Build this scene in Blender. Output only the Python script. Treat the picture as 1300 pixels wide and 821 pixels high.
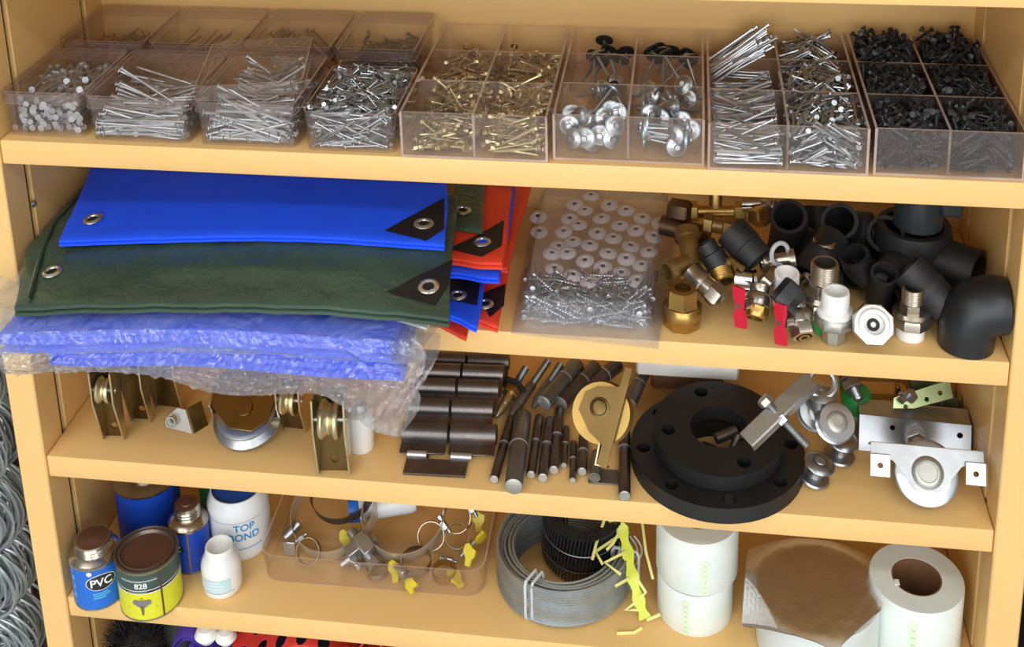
import bpy, bmesh, math, random
import numpy as np
from mathutils import Vector, Matrix, Euler

for _o in list(bpy.data.objects):
    bpy.data.objects.remove(_o)
scene = bpy.context.scene
COL = scene.collection
PI = math.pi

# ------------------------------------------------------------------ camera
CAM = Vector((.23144, -1.30699, 1.99919))
YAW, PITCH, ROLL = .1449, -.27478, -.02643
FPX, PX, PY = 1607.31, 650.0, 410.5 - 535.45
_cy, _sy, _cp, _sp = math.cos(YAW), math.sin(YAW), math.cos(PITCH), math.sin(PITCH)
FWD = Vector((-_sy*_cp, _cy*_cp, _sp))
_r = Vector((_cy, _sy, 0)); _u = _r.cross(FWD)
RGT = _r*math.cos(ROLL) + _u*math.sin(ROLL)
UPV = -_r*math.sin(ROLL) + _u*math.cos(ROLL)
cd = bpy.data.cameras.new('camera'); cam = bpy.data.objects.new('camera', cd); COL.objects.link(cam)
m = Matrix.Identity(4)
for i in range(3):
    m[i][0] = RGT[i]; m[i][1] = UPV[i]; m[i][2] = -FWD[i]; m[i][3] = CAM[i]
cam.matrix_world = m
cd.sensor_fit = 'HORIZONTAL'; cd.sensor_width = 36.0
cd.lens = FPX*36.0/1300.0
cd.shift_y = (PY - 410.5)/1300.0
cd.clip_start = .05
scene.camera = cam

def P(a, b, z):
    "point of the place seen at pixel (a, b) that lies at height z"
    d = FWD + RGT*((a-PX)/FPX) - UPV*((b-PY)/FPX)
    return CAM + d*((z-CAM.z)/d.z)
def Q(a, b, y):
    "same, at depth y"
    d = FWD + RGT*((a-PX)/FPX) - UPV*((b-PY)/FPX)
    return CAM + d*((y-CAM.y)/d.y)

# ------------------------------------------------------------------ light
w = bpy.data.worlds.new('world'); scene.world = w; w.use_nodes = True
w.node_tree.nodes['Background'].inputs[0].default_value = (.93, .97, 1.0, 1)
w.node_tree.nodes['Background'].inputs[1].default_value = .85
def area(name, loc, target, sx, sy, power, col=(1, .98, .95)):
    l = bpy.data.lights.new(name, 'AREA'); l.shape = 'RECTANGLE'; l.size = sx; l.size_y = sy
    l.energy = power; l.color = col
    o = bpy.data.objects.new(name, l); COL.objects.link(o); o.location = loc
    o.rotation_euler = (Vector(target)-Vector(loc)).to_track_quat('-Z', 'Y').to_euler()
    return o
for lx, ly, pw in ((-1.3, -1.5, 12), (1.5, -1.5, 12), (-1.3, -3.1, 26), (1.5, -3.1, 26), (-1.3, -4.7, 42), (1.5, -4.7, 42)):
    area('ceiling_tube_light', (lx, ly, 3.05), (lx, ly+.3, 0), 2.0, .22, pw)
area('front_fill_light', (.3, -5.9, 1.62), (.3, 0, 1.4), 7.6, 2.9, 225, (.95, .98, 1.0))      # added broad front light, standing in for assumed daylight behind the camera
scene.view_settings.view_transform = 'Standard'
scene.view_settings.look = 'None'
scene.view_settings.exposure = -0.02
scene.view_settings.gamma = 1.0
scene.view_settings.use_curve_mapping = False
scene.cycles.transparent_max_bounces = 40
scene.cycles.max_bounces = 10
scene.cycles.caustics_reflective = False
scene.cycles.caustics_refractive = False

# ------------------------------------------------------------------ materials
MATS = {}
def lin(c):
    return tuple(((x/255)/12.92 if x/255 <= .04045 else ((x/255+.055)/1.055)**2.4) for x in c)
def mat(name, rgb, rough=.5, metal=0., var=.06, vs=25., bump=0., bs=300., alpha=1., coat=0., spec=.5, wear=None, stretch=None):
    "node based material: colour with a little noise variation, optional fine relief and blotches of wear"
    if name in MATS: return MATS[name]
    mt = bpy.data.materials.new(name); mt.use_nodes = True
    nt = mt.node_tree; N = nt.nodes; L = nt.links; b = N['Principled BSDF']
    c = lin(rgb)
    tc = N.new('ShaderNodeTexCoord'); co = tc.outputs['Object']
    if stretch:
        mp = N.new('ShaderNodeMapping'); mp.inputs['Scale'].default_value = stretch
        L.new(co, mp.inputs[0]); co = mp.outputs[0]
    n = N.new('ShaderNodeTexNoise'); n.inputs['Scale'].default_value = vs; n.inputs['Detail'].default_value = 3
    L.new(co, n.inputs['Vector'])
    r = N.new('ShaderNodeValToRGB')
    r.color_ramp.elements[0].position = .3; r.color_ramp.elements[1].position = .7
    r.color_ramp.elements[0].color = tuple(max(0, x*(1-var)) for x in c)+(1,)
    r.color_ramp.elements[1].color = tuple(min(1, x*(1+var)) for x in c)+(1,)
    L.new(n.outputs['Fac'], r.inputs[0]); out = r.outputs[0]
    if wear:
        n2 = N.new('ShaderNodeTexNoise'); n2.inputs['Scale'].default_value = wear[1]; n2.inputs['Detail'].default_value = 5
        L.new(tc.outputs['Object'], n2.inputs['Vector'])
        r2 = N.new('ShaderNodeValToRGB'); r2.color_ramp.elements[0].position = wear[2]; r2.color_ramp.elements[1].position = wear[2]+.15
        L.new(n2.outputs['Fac'], r2.inputs[0])
        mx = N.new('ShaderNodeMixRGB'); mx.inputs[2].default_value = lin(wear[0])+(1,)
        L.new(r2.outputs[0], mx.inputs[0]); L.new(out, mx.inputs[1]); out = mx.outputs[0]
    L.new(out, b.inputs['Base Color'])
    b.inputs['Roughness'].default_value = rough; b.inputs['Metallic'].default_value = metal
    b.inputs['Alpha'].default_value = alpha; b.inputs['Coat Weight'].default_value = coat
    b.inputs['Specular IOR Level'].default_value = spec
    if bump:
        n3 = N.new('ShaderNodeTexNoise'); n3.inputs['Scale'].default_value = bs; n3.inputs['Detail'].default_value = 2
        L.new(co, n3.inputs['Vector'])
        bp = N.new('ShaderNodeBump'); bp.inputs['Strength'].default_value = bump; bp.inputs['Distance'].default_value = .002
        L.new(n3.outputs['Fac'], bp.inputs['Height']); L.new(bp.outputs[0], b.inputs['Normal'])
    MATS[name] = mt
    return mt
def clear(name, tint=(1, 1, 1), body=0., bodycol=(255, 255, 255), rough=.03, ior=1.49, bump=0, bs=30, vs=20):
    "thin clear plastic: see-through, glossy by Fresnel, with a share of milky body"
    if name in MATS: return MATS[name]
    mt = bpy.data.materials.new(name); mt.use_nodes = True
    nt = mt.node_tree; N = nt.nodes; L = nt.links
    N.remove(N['Principled BSDF']); out = N['Material Output']
    tr = N.new('ShaderNodeBsdfTransparent'); tr.inputs[0].default_value = tuple(tint)+(1,)
    gl = N.new('ShaderNodeBsdfGlossy'); gl.inputs['Roughness'].default_value = rough
    fr = N.new('ShaderNodeFresnel')
    ge = N.new('ShaderNodeNewGeometry'); io = N.new('ShaderNodeMapRange')      # same reflectance from both sides of a thin sheet
    io.inputs[3].default_value = ior; io.inputs[4].default_value = 1/ior
    L.new(ge.outputs['Backfacing'], io.inputs[0]); L.new(io.outputs[0], fr.inputs[0])
    df = N.new('ShaderNodeBsdfDiffuse'); df.inputs[0].default_value = lin(bodycol)+(1,)
    tl = N.new('ShaderNodeBsdfTranslucent'); tl.inputs[0].default_value = lin(bodycol)+(1,)
    dm = N.new('ShaderNodeMixShader'); dm.inputs[0].default_value = .45
    L.new(df.outputs[0], dm.inputs[1]); L.new(tl.outputs[0], dm.inputs[2])
    m1 = N.new('ShaderNodeMixShader'); m2 = N.new('ShaderNodeMixShader')
    tc = N.new('ShaderNodeTexCoord'); n = N.new('ShaderNodeTexNoise'); n.inputs['Scale'].default_value = vs; n.inputs['Detail'].default_value = 4
    L.new(tc.outputs['Object'], n.inputs['Vector'])
    mr = N.new('ShaderNodeMapRange'); mr.inputs[1].default_value = .3; mr.inputs[2].default_value = .7
    mr.inputs[3].default_value = body*.65; mr.inputs[4].default_value = min(1, body*1.35)
    L.new(n.outputs['Fac'], mr.inputs[0]); L.new(mr.outputs[0], m1.inputs[0])
    L.new(tr.outputs[0], m1.inputs[1]); L.new(dm.outputs[0], m1.inputs[2])
    L.new(fr.outputs[0], m2.inputs[0]); L.new(m1.outputs[0], m2.inputs[1]); L.new(gl.outputs[0], m2.inputs[2])
    if bump:
        n3 = N.new('ShaderNodeTexNoise'); n3.inputs['Scale'].default_value = bs; n3.inputs['Detail'].default_value = 6
        n3.inputs['Distortion'].default_value = 1.5
        rd = N.new('ShaderNodeMath'); rd.operation = 'SUBTRACT'; rd.inputs[1].default_value = .5
        ra = N.new('ShaderNodeMath'); ra.operation = 'ABSOLUTE'
        L.new(n3.outputs['Fac'], rd.inputs[0]); L.new(rd.outputs[0], ra.inputs[0])
        L.new(tc.outputs['Object'], n3.inputs['Vector'])
        bp = N.new('ShaderNodeBump'); bp.inputs['Strength'].default_value = bump; bp.inputs['Distance'].default_value = .01
        L.new(ra.outputs[0], bp.inputs['Height'])      # ridged noise: sharp creases
        for s in (gl, df, fr): L.new(bp.outputs[0], s.inputs['Normal'])
    L.new(m2.outputs[0], out.inputs['Surface'])
    MATS[name] = mt
    return mt

mat('orange_paint', (234, 192, 125), .36, 0, .025, 6, .03, 500)
mat('black_gap', (14, 12, 11), .8)  # flat black painted for the shade in slots and holes, also hinge pins
mat('zinc', (178, 182, 186), .34, .92, .10, 60)
mat('zinc_bright', (172, 176, 181), .28, .95, .06, 60)
mat('steel_nail', (170, 174, 178), .38, .85, .12, 80)
mat('nail_dark', (96, 94, 98), .42, .8, .2, 80)
mat('nail_brown', (140, 104, 78), .45, .75, .2, 60)
mat('yellow_zinc', (204, 190, 150), .30, .92, .14, 40)
mat('gold_zinc', (146, 120, 68), .28, .92, .16, 18)
mat('black_screw', (52, 54, 57), .38, .5, .25, 90)
mat('rubber', (22, 22, 24), .65)
mat('blue_cap', (168, 200, 216), .28, .7, .08)
mat('brass', (182, 148, 84), .30, .92, .10, 40)
mat('brass_dull', (150, 122, 76), .45, .85, .18, 40)
mat('bronze_dark', (96, 74, 54), .45, .8, .2, 40)
mat('nickel', (176, 168, 156), .26, .95, .08, 40)
mat('chrome', (204, 204, 206), .12, 1., .03)
mat('black_plastic', (25, 26, 30), .36, 0, .15, 30, .04, 400)
mat('black_plastic_matt', (26, 26, 29), .55, 0, .15, 30, .04, 400)
mat('white_plastic', (240, 240, 238), .35)
mat('green_plastic', (36, 150, 74), .4)
mat('red_plastic', (212, 34, 62), .35)
mat('yellow_plastic', (222, 204, 52), .4)
mat('dark_steel', (112, 106, 104), .36, .85, .25, 30, .1, 200, wear=((116, 88, 72), 25, .60))
mat('gold_dark', (104, 84, 48), .34, .9, .2, 20)
mat('grey_steel', (128, 130, 130), .38, .8, .15, 30, .05, 200)
mat('cut_steel', (196, 198, 198), .4, .8, .08)
mat('cast_black', (28, 28, 29), .5, .1, .2, 20, .12, 260)
mat('tarp_blue', (26, 86, 255), .5, 0, .07, 14, .10, 900)
mat('tarp_green', (58, 80, 66), .30, 0, .2, 10, .65, 110)
mat('tarp_orange', (232, 66, 40), .5, 0, .08, 14, .15, 500)
mat('patch_black', (24, 23, 26), .45, 0, .15, 30, .05)
mat('grommet', (206, 202, 192), .25, .9, .06)
mat('white_cloth', (222, 226, 222), .6)
mat('floor_tile', (196, 196, 192), .35, 0, .05, 3)
mat('store_wall', (206, 206, 204), .7)
clear('acrylic', (.978, .972, .970), .034, (250, 225, 220), .02, 1.42)
clear('acrylic_edge', (.97, .9, .88), .6, (250, 226, 216), .1)  # paler, milkier body paints in the light that gathers in cut edges
clear('box_clear', (.975, .965, .965), .035, (250, 228, 222), .03, 1.42)
clear('film', (.97, .975, .985), .22, (228, 236, 242), .12, 2.0, 1.0, 16, 14)
clear('film_thin', (.97, .97, .98), .20, (214, 212, 222), .10, 1.4, .25, 30, 14)

# ------------------------------------------------------------------ mesh helpers
def align(p0, p1, roll=0.):
    p0 = Vector(p0); d = (Vector(p1)-p0)
    return Matrix.Translation(p0) @ d.to_track_quat('Z', 'Y').to_matrix().to_4x4() @ Matrix.Rotation(roll, 4, 'Z')
def TR(loc=(0, 0, 0), rz=0., rx=0., ry=0.):
    return Matrix.Translation(Vector(loc)) @ Euler((rx, ry, rz), 'XYZ').to_matrix().to_4x4()

class MB:
    def __init__(s): s.v = []; s.f = []; s.mi = []
    def add(s, vs, fs, M=None, mi=0):
        o = len(s.v)
        if M is not None: vs = [M @ Vector(p) for p in vs]
        s.v += [tuple(p) for p in vs]; s.f += [tuple(i+o for i in f) for f in fs]; s.mi += [mi]*len(fs)
        return s
    def bm(s, bm, M=None, mi=0):
        bm.verts.index_update()
        s.add([v.co.copy() for v in bm.verts], [[v.index for v in f.verts] for f in bm.faces], M, mi); bm.free(); return s
    def box(s, c, d, bev=0., M=None, mi=0, seg=1):
        b = bmesh.new(); bmesh.ops.create_cube(b, size=1)
        for v in b.verts: v.co = Vector((v.co.x*d[0]+c[0], v.co.y*d[1]+c[1], v.co.z*d[2]+c[2]))
        if bev: bmesh.ops.bevel(b, geom=b.edges[:], offset=bev, segments=seg, affect='EDGES', profile=.5)
        return s.bm(b, M, mi)
    def lathe(s, prof, n=20, M=None, cap=True, ph=0., mi=0, a0=0., a1=None):
        full = a1 is None
        k = n if full else n+1
        vs = []; fs = []
        for r, z in prof:
            for i in range(k):
                a = ph+(2*PI*i/n if full else a0+(a1-a0)*i/n); vs.append((r*math.cos(a), r*math.sin(a), z))
        for j in range(len(prof)-1):
            for i in range(n):
                i2 = (i+1) % k if full else i+1
                fs.append((j*k+i, j*k+i2, (j+1)*k+i2, (j+1)*k+i))
        if cap and full:
            if prof[0][0] > 1e-6: fs.append(tuple(range(n))[::-1])
            if prof[-1][0] > 1e-6: fs.append(tuple((len(prof)-1)*k+i for i in range(n)))
        return s.add(vs, fs, M, mi)
    def cyl(s, p0, p1, r, r2=None, n=16, mi=0, ph=0.):
        l = (Vector(p1)-Vector(p0)).length
        return s.lathe([(r, 0), (r if r2 is None else r2, l)], n, align(p0, p1), mi=mi, ph=ph)
    def tube(s, path, r, n=8, closed=False, mi=0, M=None, sx=1.):
        P_ = [Vector(p) for p in path]; m_ = len(P_); vs = []; fs = []
        up = None
        for i, p in enumerate(P_):
            if closed: t = (P_[(i+1) % m_]-P_[i-1])
            else: t = P_[min(i+1, m_-1)]-P_[max(i-1, 0)]
            t.normalize()
            if up is None:
                up = Vector((0, 0, 1)) if abs(t.z) < .9 else Vector((1, 0, 0))
            a = up-t*up.dot(t)
            if a.length < 1e-6: a = t.orthogonal()
            a.normalize(); up = a; b = t.cross(a)
            rr = r[i] if isinstance(r, (list, tuple)) else r
            for k in range(n):
                th = 2*PI*k/n; vs.append(p+(a*math.cos(th)+b*math.sin(th)*sx)*rr)
        for i in range(m_ if closed else m_-1):
            j = (i+1) % m_
            for k in range(n): fs.append((i*n+k, i*n+(k+1) % n, j*n+(k+1) % n, j*n+k))
        if not closed: fs += [tuple(range(n))[::-1], tuple((m_-1)*n+k for k in range(n))]
        return s.add(vs, fs, M, mi)
    def pipe(s, path, ro, ri, n=20, M=None, mi=0):
        "hollow tube along a path, ro / ri number or list"
        P_ = [Vector(p) for p in path]; m_ = len(P_)
        f = lambda r, i: r[i] if isinstance(r, (list, tuple)) else r
        vs = []; up = None
        for w_ in (0, 1):
            up = None
            for i, p in enumerate(P_):
                t = (P_[min(i+1, m_-1)]-P_[max(i-1, 0)]).normalized()
                if up is None: up = t.orthogonal()
                a = (up-t*up.dot(t)).normalized(); up = a; b = t.cross(a)
                rr = f(ro, i) if w_ == 0 else f(ri, i)
                for k in range(n):
                    th = 2*PI*k/n; vs.append(p+(a*math.cos(th)+b*math.sin(th))*rr)
        fs = []; o = m_*n
        for i in range(m_-1):
            for k in range(n):
                k2 = (k+1) % n
                fs.append((i*n+k, i*n+k2, (i+1)*n+k2, (i+1)*n+k))
                fs.append((o+i*n+k, o+(i+1)*n+k, o+(i+1)*n+k2, o+i*n+k2))
        for k in range(n):
            k2 = (k+1) % n; e = (m_-1)*n
            fs.append((k, o+k, o+k2, k2)); fs.append((e+k, e+k2, o+e+k2, o+e+k))
        return s.add(vs, fs, M, mi)
    def plate(s, outer, t, holes=(), M=None, mi=0, bev=0.):
        "flat plate in xy from z=0 to t with real holes; holes = (x, y, r) or point lists"
        b = bmesh.new(); es = []
        loops = [list(outer)]
        for h in holes:
            if len(h) == 3 and not hasattr(h[0], '__len__'):
                loops.append([(h[0]+h[2]*math.cos(2*PI*i/14), h[1]+h[2]*math.sin(2*PI*i/14)) for i in range(14)])
            else: loops.append(list(h))
        for lp in loops:
            vs = [b.verts.new((x, y, 0)) for x, y in lp]
            es += [b.edges.new((vs[i], vs[(i+1) % len(vs)])) for i in range(len(vs))]
        bmesh.ops.triangle_fill(b, use_beauty=True, use_dissolve=False, edges=es)
        bmesh.ops.recalc_face_normals(b, faces=b.faces[:])
        r = bmesh.ops.extrude_face_region(b, geom=b.faces[:])
        bmesh.ops.translate(b, vec=(0, 0, t), verts=[g for g in r['geom'] if isinstance(g, bmesh.types.BMVert)])
        bmesh.ops.recalc_face_normals(b, faces=b.faces[:])
        return s.bm(b, M, mi)
    def torus(s, R, r, n=24, k=8, M=None, mi=0, sz=1.):
        vs = []; fs = []
        for i in range(n):
            a = 2*PI*i/n
            for j in range(k):
                th = 2*PI*j/k; q = R+r*math.cos(th)
                vs.append((q*math.cos(a), q*math.sin(a), r*sz*math.sin(th)))
        for i in range(n):
            for j in range(k):
                i2 = (i+1) % n; j2 = (j+1) % k
                fs.append((i*k+j, i2*k+j, i2*k+j2, i*k+j2))
        return s.add(vs, fs, M, mi)
    def grid(s, fn, nu, nv, M=None, mi=0, close=False):
        vs = [fn(i/nu, j/nv) for i in range(nu+1) for j in range(nv+1)]
        fs = [(i*(nv+1)+j, (i+1)*(nv+1)+j, (i+1)*(nv+1)+j+1, i*(nv+1)+j+1) for i in range(nu) for j in range(nv)]
        return s.add(vs, fs, M, mi)
    def mesh(s, name, ang=38.):
        me = bpy.data.meshes.new(name); me.from_pydata(s.v, [], s.f)
        me.polygons.foreach_set('material_index', s.mi)
        me.update()
        b = bmesh.new(); b.from_mesh(me); bmesh.ops.recalc_face_normals(b, faces=b.faces[:]); b.to_mesh(me); b.free()
        if ang is not None:
            me.polygons.foreach_set('use_smooth', [True]*len(me.polygons))
            me.set_sharp_from_angle(angle=math.radians(ang))
        return me
    def obj(s, name, mats, parent=None, M=None, ang=38., label=None):
        me = s.mesh(name, ang)
        for q in (mats if isinstance(mats, (list, tuple)) else [mats]): me.materials.append(MATS[q] if isinstance(q, str) else q)
        return link(name, me, parent, M, label)
def link(name, me, parent=None, M=None, label=None):
    o = bpy.data.objects.new(name, me); COL.objects.link(o)
    if parent is not None: o.parent = parent
    if M is not None: o.matrix_basis = M
    if label: o['label'] = label
    return o
def thing(name, label, cat, M=None, group=None):
    o = bpy.data.objects.new(name, None); COL.objects.link(o); o.empty_display_size = .02
    if M is not None: o.matrix_basis = M
    return tag(o, label, cat, group)
def tag(o, label, cat, group=None, kind=None):
    o['label'] = label; o['category'] = cat
    if group: o['group'] = group
    if kind: o['kind'] = kind
    return o
def struct(o, label=None, cat=None):
    o['kind'] = 'structure'
    if label: o['label'] = label
    if cat: o['category'] = cat
    return o
def copy_tree(root, M, label=None, group=None):
    r = root.copy(); COL.objects.link(r); r.matrix_basis = M
    if label: r['label'] = label
    if group: r['group'] = group
    for ch in root.children:
        c = ch.copy(); COL.objects.link(c); c.parent = r
        for g in ch.children:
            d = g.copy(); COL.objects.link(d); d.parent = c
    return r
def fnoise(x, y, seed=0.):
    return (math.sin(x*1.7+seed)*math.cos(y*2.3-seed*1.3)+.5*math.sin(x*4.1+y*3.3+seed*2.1)+.25*math.sin(x*9.7-y*7.9+seed*.7))/1.75

# ------------------------------------------------------------------ the shelving unit
W2, DEPTH, TH = .6, .298, .0324
Z1, Z2, Z3, Z4, Z5 = 1.31562, 1.08946, .85862, .63, .40
Z0 = 1.51744+TH
unit = thing('shelving_unit', 'tall orange painted steel shelving unit filled with hardware', 'shelving unit', TR((0, .15, 0)))
IU = TR((0, -.15, 0))
def upart(name, mb, mt, label=None): return mb.obj(name, mt, unit, IU, label=label)
for sx in (-1, 1):
    upart('front_post', MB().box((sx*.6195, .0220, 1.0), (.039, .050, 2.0), .002), 'orange_paint')
    upart('side_panel', MB().box((sx*.606, .1475, 1.0), (.012, .180, 2.0), .001), 'orange_paint')
    upart('rear_post', MB().box((sx*.606, .2745, 1.0), (.012, .050, 2.0), .001), 'orange_paint')
    upart('slot_shade_strip', MB().box((sx*.608, .1475, 1.0), (.004, .25, 2.0)), 'black_gap', 'black strip for the shade in the gap between post and panel')  # black strip paints the shade inside the open slots
upart('back_panel', MB().box((0, .301, 1.0), (1.22, .005, 2.0)), 'orange_paint')
for z in (Z0, Z1, Z2, Z3, Z4, Z5, .16):
    b = MB(); b.box((0, .149, z-TH/2), (1.199, .2975, TH), .0022, seg=2)
    upart('shelf', b, 'orange_paint')
q = Q(42, 259, .05)
b = MB(); b.lathe([(.0045, 0), (.0045, .002), (.0025, .004), (0, .0042)], 10, TR((-.5985, .051, q.z), ry=PI/2))
upart('shelf_screw', b, 'zinc', 'small steel screw head in the side slot')

b = MB(); b.box((0, -2.7, -.01), (8.2, 6.8, .02)); struct(b.obj('floor', 'floor_tile'), 'pale floor in front of the shelving unit', 'floor')
b = MB(); b.box((0, .67, 1.6), (8.2, .05, 3.2)); struct(b.obj('wall_back', 'store_wall'), 'plain wall behind the shelving unit', 'wall')
b = MB(); b.box((0, -6.1, 1.6), (8.2, .05, 3.2)); struct(b.obj('wall_front', mat('far_wall', (128, 124, 120), .8, 0, .35, 1.2)), 'far wall opposite the shelving unit', 'wall')
b = MB(); b.box((-4.1, -2.7, 1.6), (.05, 6.8, 3.2)); struct(b.obj('wall_left', 'far_wall'), 'left wall of the shop', 'wall')
b = MB(); b.box((4.1, -2.7, 1.6), (.05, 6.8, 3.2)); struct(b.obj('wall_right', 'far_wall'), 'right wall of the shop', 'wall')
b = MB(); b.box((0, -2.7, 3.22), (8.2, 6.8, .04)); struct(b.obj('ceiling', 'store_wall'), 'plain shop ceiling', 'ceiling')
# ------------------------------------------------------------------ loose fasteners: templates and piling
rng = random.Random(7)
def nail_mb(L, r, hr, n=7, ht=.0012):
    "wire nail along +x, head at -L/2"
    b = MB(); b.lathe([(hr, 0), (hr, ht), (r, ht*1.4), (r, L-3.2*r), (0, L)], n, TR((-L/2, 0, 0), ry=PI/2)); return b
def drywall_mb(L, r, n=7, rings=7):
    b = MB(); pr = [(r*.9, 0), (r*2.0, .0004), (r*1.9, .001), (r*.85, .0042)]
    z0 = .0055; z1 = L-.005
    for i in range(rings):
        z = z0+(z1-z0)*i/rings; d = (z1-z0)/rings
        pr += [(r*.72, z), (r*1.12, z+d*.5)]
    pr += [(r*.7, z1), (0, L)]
    b.lathe(pr, n, TR((-L/2, 0, 0), ry=PI/2)); return b
def hexscrew_mb(L, r, n=7, rings=6):
    b = MB(); M = TR((-L/2, 0, 0), ry=PI/2)
    b.lathe([(r*1.9, -.0045), (r*2.0, -.004), (r*2.0, 0)], 6, M)
    b.lathe([(r*2.0, -.0006), (r*2.9, 0), (r*2.9, .0008), (r, .0012)], 10, M)
    pr = [(r, .001)]; z1 = L-.007
    for i in range(rings):
        z = .003+(z1-.003)*i/rings; d = (z1-.003)/rings
        pr += [(r*.78, z), (r*1.1, z+d*.5)]
    pr += [(r*.75, z1), (r*.6, L-.002), (0, L)]
    b.lathe(pr, n, M); return b

def deposit(n, L, rad, hr, box, z0, yaw, zfull=1e9, pack=.8, pitch_max=.6, H=None, wall=.0):
    """drop n rods of length L one by one into a rectangle; returns list of (matrix, visible score) and the height map"""
    x0, x1, y0, y1 = box; g = .0015
    nx, ny = int((x1-x0)/g)+1, int((y1-y0)/g)+1
    if H is None: H = np.full((nx, ny), z0)
    out = []; m_ = 9; ts = np.linspace(-1, 1, m_)
    R = np.full(m_, rad); R[0] = hr
    for k in range(n):
        for tr in range(4):
            a = yaw(k); hx = abs(math.cos(a))*L/2; hy = abs(math.sin(a))*L/2
            ax0, ax1, ay0, ay1 = x0+hx+rad, x1-hx-rad, y0+hy+rad, y1-hy-rad
            if ax0 < ax1 and ay0 < ay1: break
        else:
            continue
        wb = rng.random() < wall
        if wb:
            a = rng.gauss(0, .55)+(PI if rng.random() < .5 else 0); hx = abs(math.cos(a))*L/2; hy = abs(math.sin(a))*L/2
            ax0, ax1, ay0 = x0+hx+rad, x1-hx-rad, y0+hy+rad; ay1 = ay0+.004
            if ax0 >= ax1: continue
        best = None
        for tr in range(3):
            cx = rng.uniform(ax0, ax1); cy = rng.uniform(ay0, ay1)
            xs = ((cx+math.cos(a)*ts*L/2-x0)/g).astype(int).clip(0, nx-1); ys = ((cy+math.sin(a)*ts*L/2-y0)/g).astype(int).clip(0, ny-1)
            h = H[xs, ys]+R
            if best is None or h.mean() < best[0]: best = (h.mean(), cx, cy, xs, ys, h)
        _, cx, cy, xs, ys, h = best
        i = int(np.argmax(h[:m_//2])); j = m_//2+1+int(np.argmax(h[m_//2+1:]))
        sl = (h[j]-h[i])/((ts[j]-ts[i])*L/2); sl = max(-math.tan(pitch_max), min(math.tan(pitch_max), sl))
        line = sl*ts*L/2; c = (h-line).max(); zc = line+c
        if c > zfull: continue
        p = math.atan(sl)
        H[xs, ys] = np.maximum(H[xs, ys], zc-rad+2*rad*pack)
        for dx in (-1, 1):
            H[(xs+dx).clip(0, nx-1), ys] = np.maximum(H[(xs+dx).clip(0, nx-1), ys], zc-rad+2*rad*pack*.8)
        M = Matrix.Translation((cx, cy, c)) @ Matrix.Rotation(a, 4, 'Z') @ Matrix.Rotation(-p, 4, 'Y') @ Matrix.Rotation(rng.uniform(0, 6.28), 4, 'X')
        out.append([M, xs, ys, zc, cy])
    res = []
    for M, xs, ys, zc, cy in out:
        vis = float((H[xs, ys]-zc < rad*2.2).mean())
        front = 1. if (cy-y0) < .008 else 0.
        res.append((M, max(vis, front*.8)))
    return res, H
def place(items, detail, simple, mt, name, label, cat, group, limit=300, stuffname=None, stufflabel=None):
    "the best visible ones as things that share a mesh, the rest joined into one object of kind stuff"
    items = sorted(items, key=lambda t: -t[1])
    me = detail.mesh(name); me.materials.append(MATS[mt])
    for e_ in items[:limit]:
        tag(link(name, me, None, e_[0]), e_[2] if len(e_) > 2 else label, cat, group)
    rest = items[limit:]
    stuffname = stuffname or name+'s'; stufflabel = stufflabel or label+', lying lower in the heap'
    if rest:
        tv = np.array(simple.v); V = []; Fc = []; nv = len(tv)
        hv = np.c_[tv, np.ones(nv)]
        for k, e_ in enumerate(rest):
            M = e_[0]; V.append((hv @ np.array(M).T)[:, :3]); Fc += [tuple(i+k*nv for i in f) for f in simple.f]
        b = MB(); b.v = np.concatenate(V).tolist(); b.f = Fc; b.mi = [0]*len(Fc)
        me2 = bpy.data.meshes.new(stuffname); me2.from_pydata(b.v, [], b.f); me2.materials.append(MATS[mt])
        me2.polygons.foreach_set('use_smooth', [True]*len(me2.polygons)); me2.set_sharp_from_angle(angle=.7)
        tag(link(stuffname, me2), stufflabel, cat, None, 'stuff')

# ------------------------------------------------------------------ clear lidded boxes
def rrect(x0, x1, y0, y1, r, k=4):
    pts = []
    for cx, cy, a in ((x1-r, y1-r, 0), (x0+r, y1-r, PI/2), (x0+r, y0+r, PI), (x1-r, y0+r, 3*PI/2)):
        for i in range(k+1): pts.append((cx+r*math.cos(a+PI/2*i/k), cy+r*math.sin(a+PI/2*i/k)))
    return pts
def shell(b, w, d, z0, z1, r, t, floor_at=None, roof_at=None, rim=True, taper=0.):
    "thin-walled rounded rectangular wall ring with floor or roof"
    n = 20
    rings = []
    def ring(e, z, tp=0.):
        return [(x, y, z) for x, y in rrect(-w/2-e-tp, w/2+e+tp, -d/2-e-tp, d/2+e+tp, max(.001, r+e))]
    o0 = ring(0, z0, -taper); o1 = ring(0, z1); i0 = ring(-t, z0, -taper); i1 = ring(-t, z1)
    vs = o0+o1+i0+i1; fs = []; fr = []
    for i in range(n):
        j = (i+1) % n
        fs.append((i, j, n+j, n+i)); fs.append((2*n+j, 2*n+i, 3*n+i, 3*n+j))
        fr.append((n+i, n+j, 3*n+j, 3*n+i)); fr.append((j, i, 2*n+i, 2*n+j))
    b.add(vs, fs); b.add(vs, fr, mi=1)
    for z in ([floor_at] if floor_at is not None else [])+([roof_at] if roof_at is not None else []):
        p = ring(-t*.5, z, -taper if floor_at is not None else 0); b.add(p, [tuple(range(n))])
def box_body(w, d, h):
    b = MB(); shell(b, w, d, 0, h, .008, .0014, floor_at=.0016, taper=.002); return b
def box_lid(w, d, h=.016):
    b = MB(); shell(b, w, d, 0, h, .008, .0014, roof_at=h-.0008); return b
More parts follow.
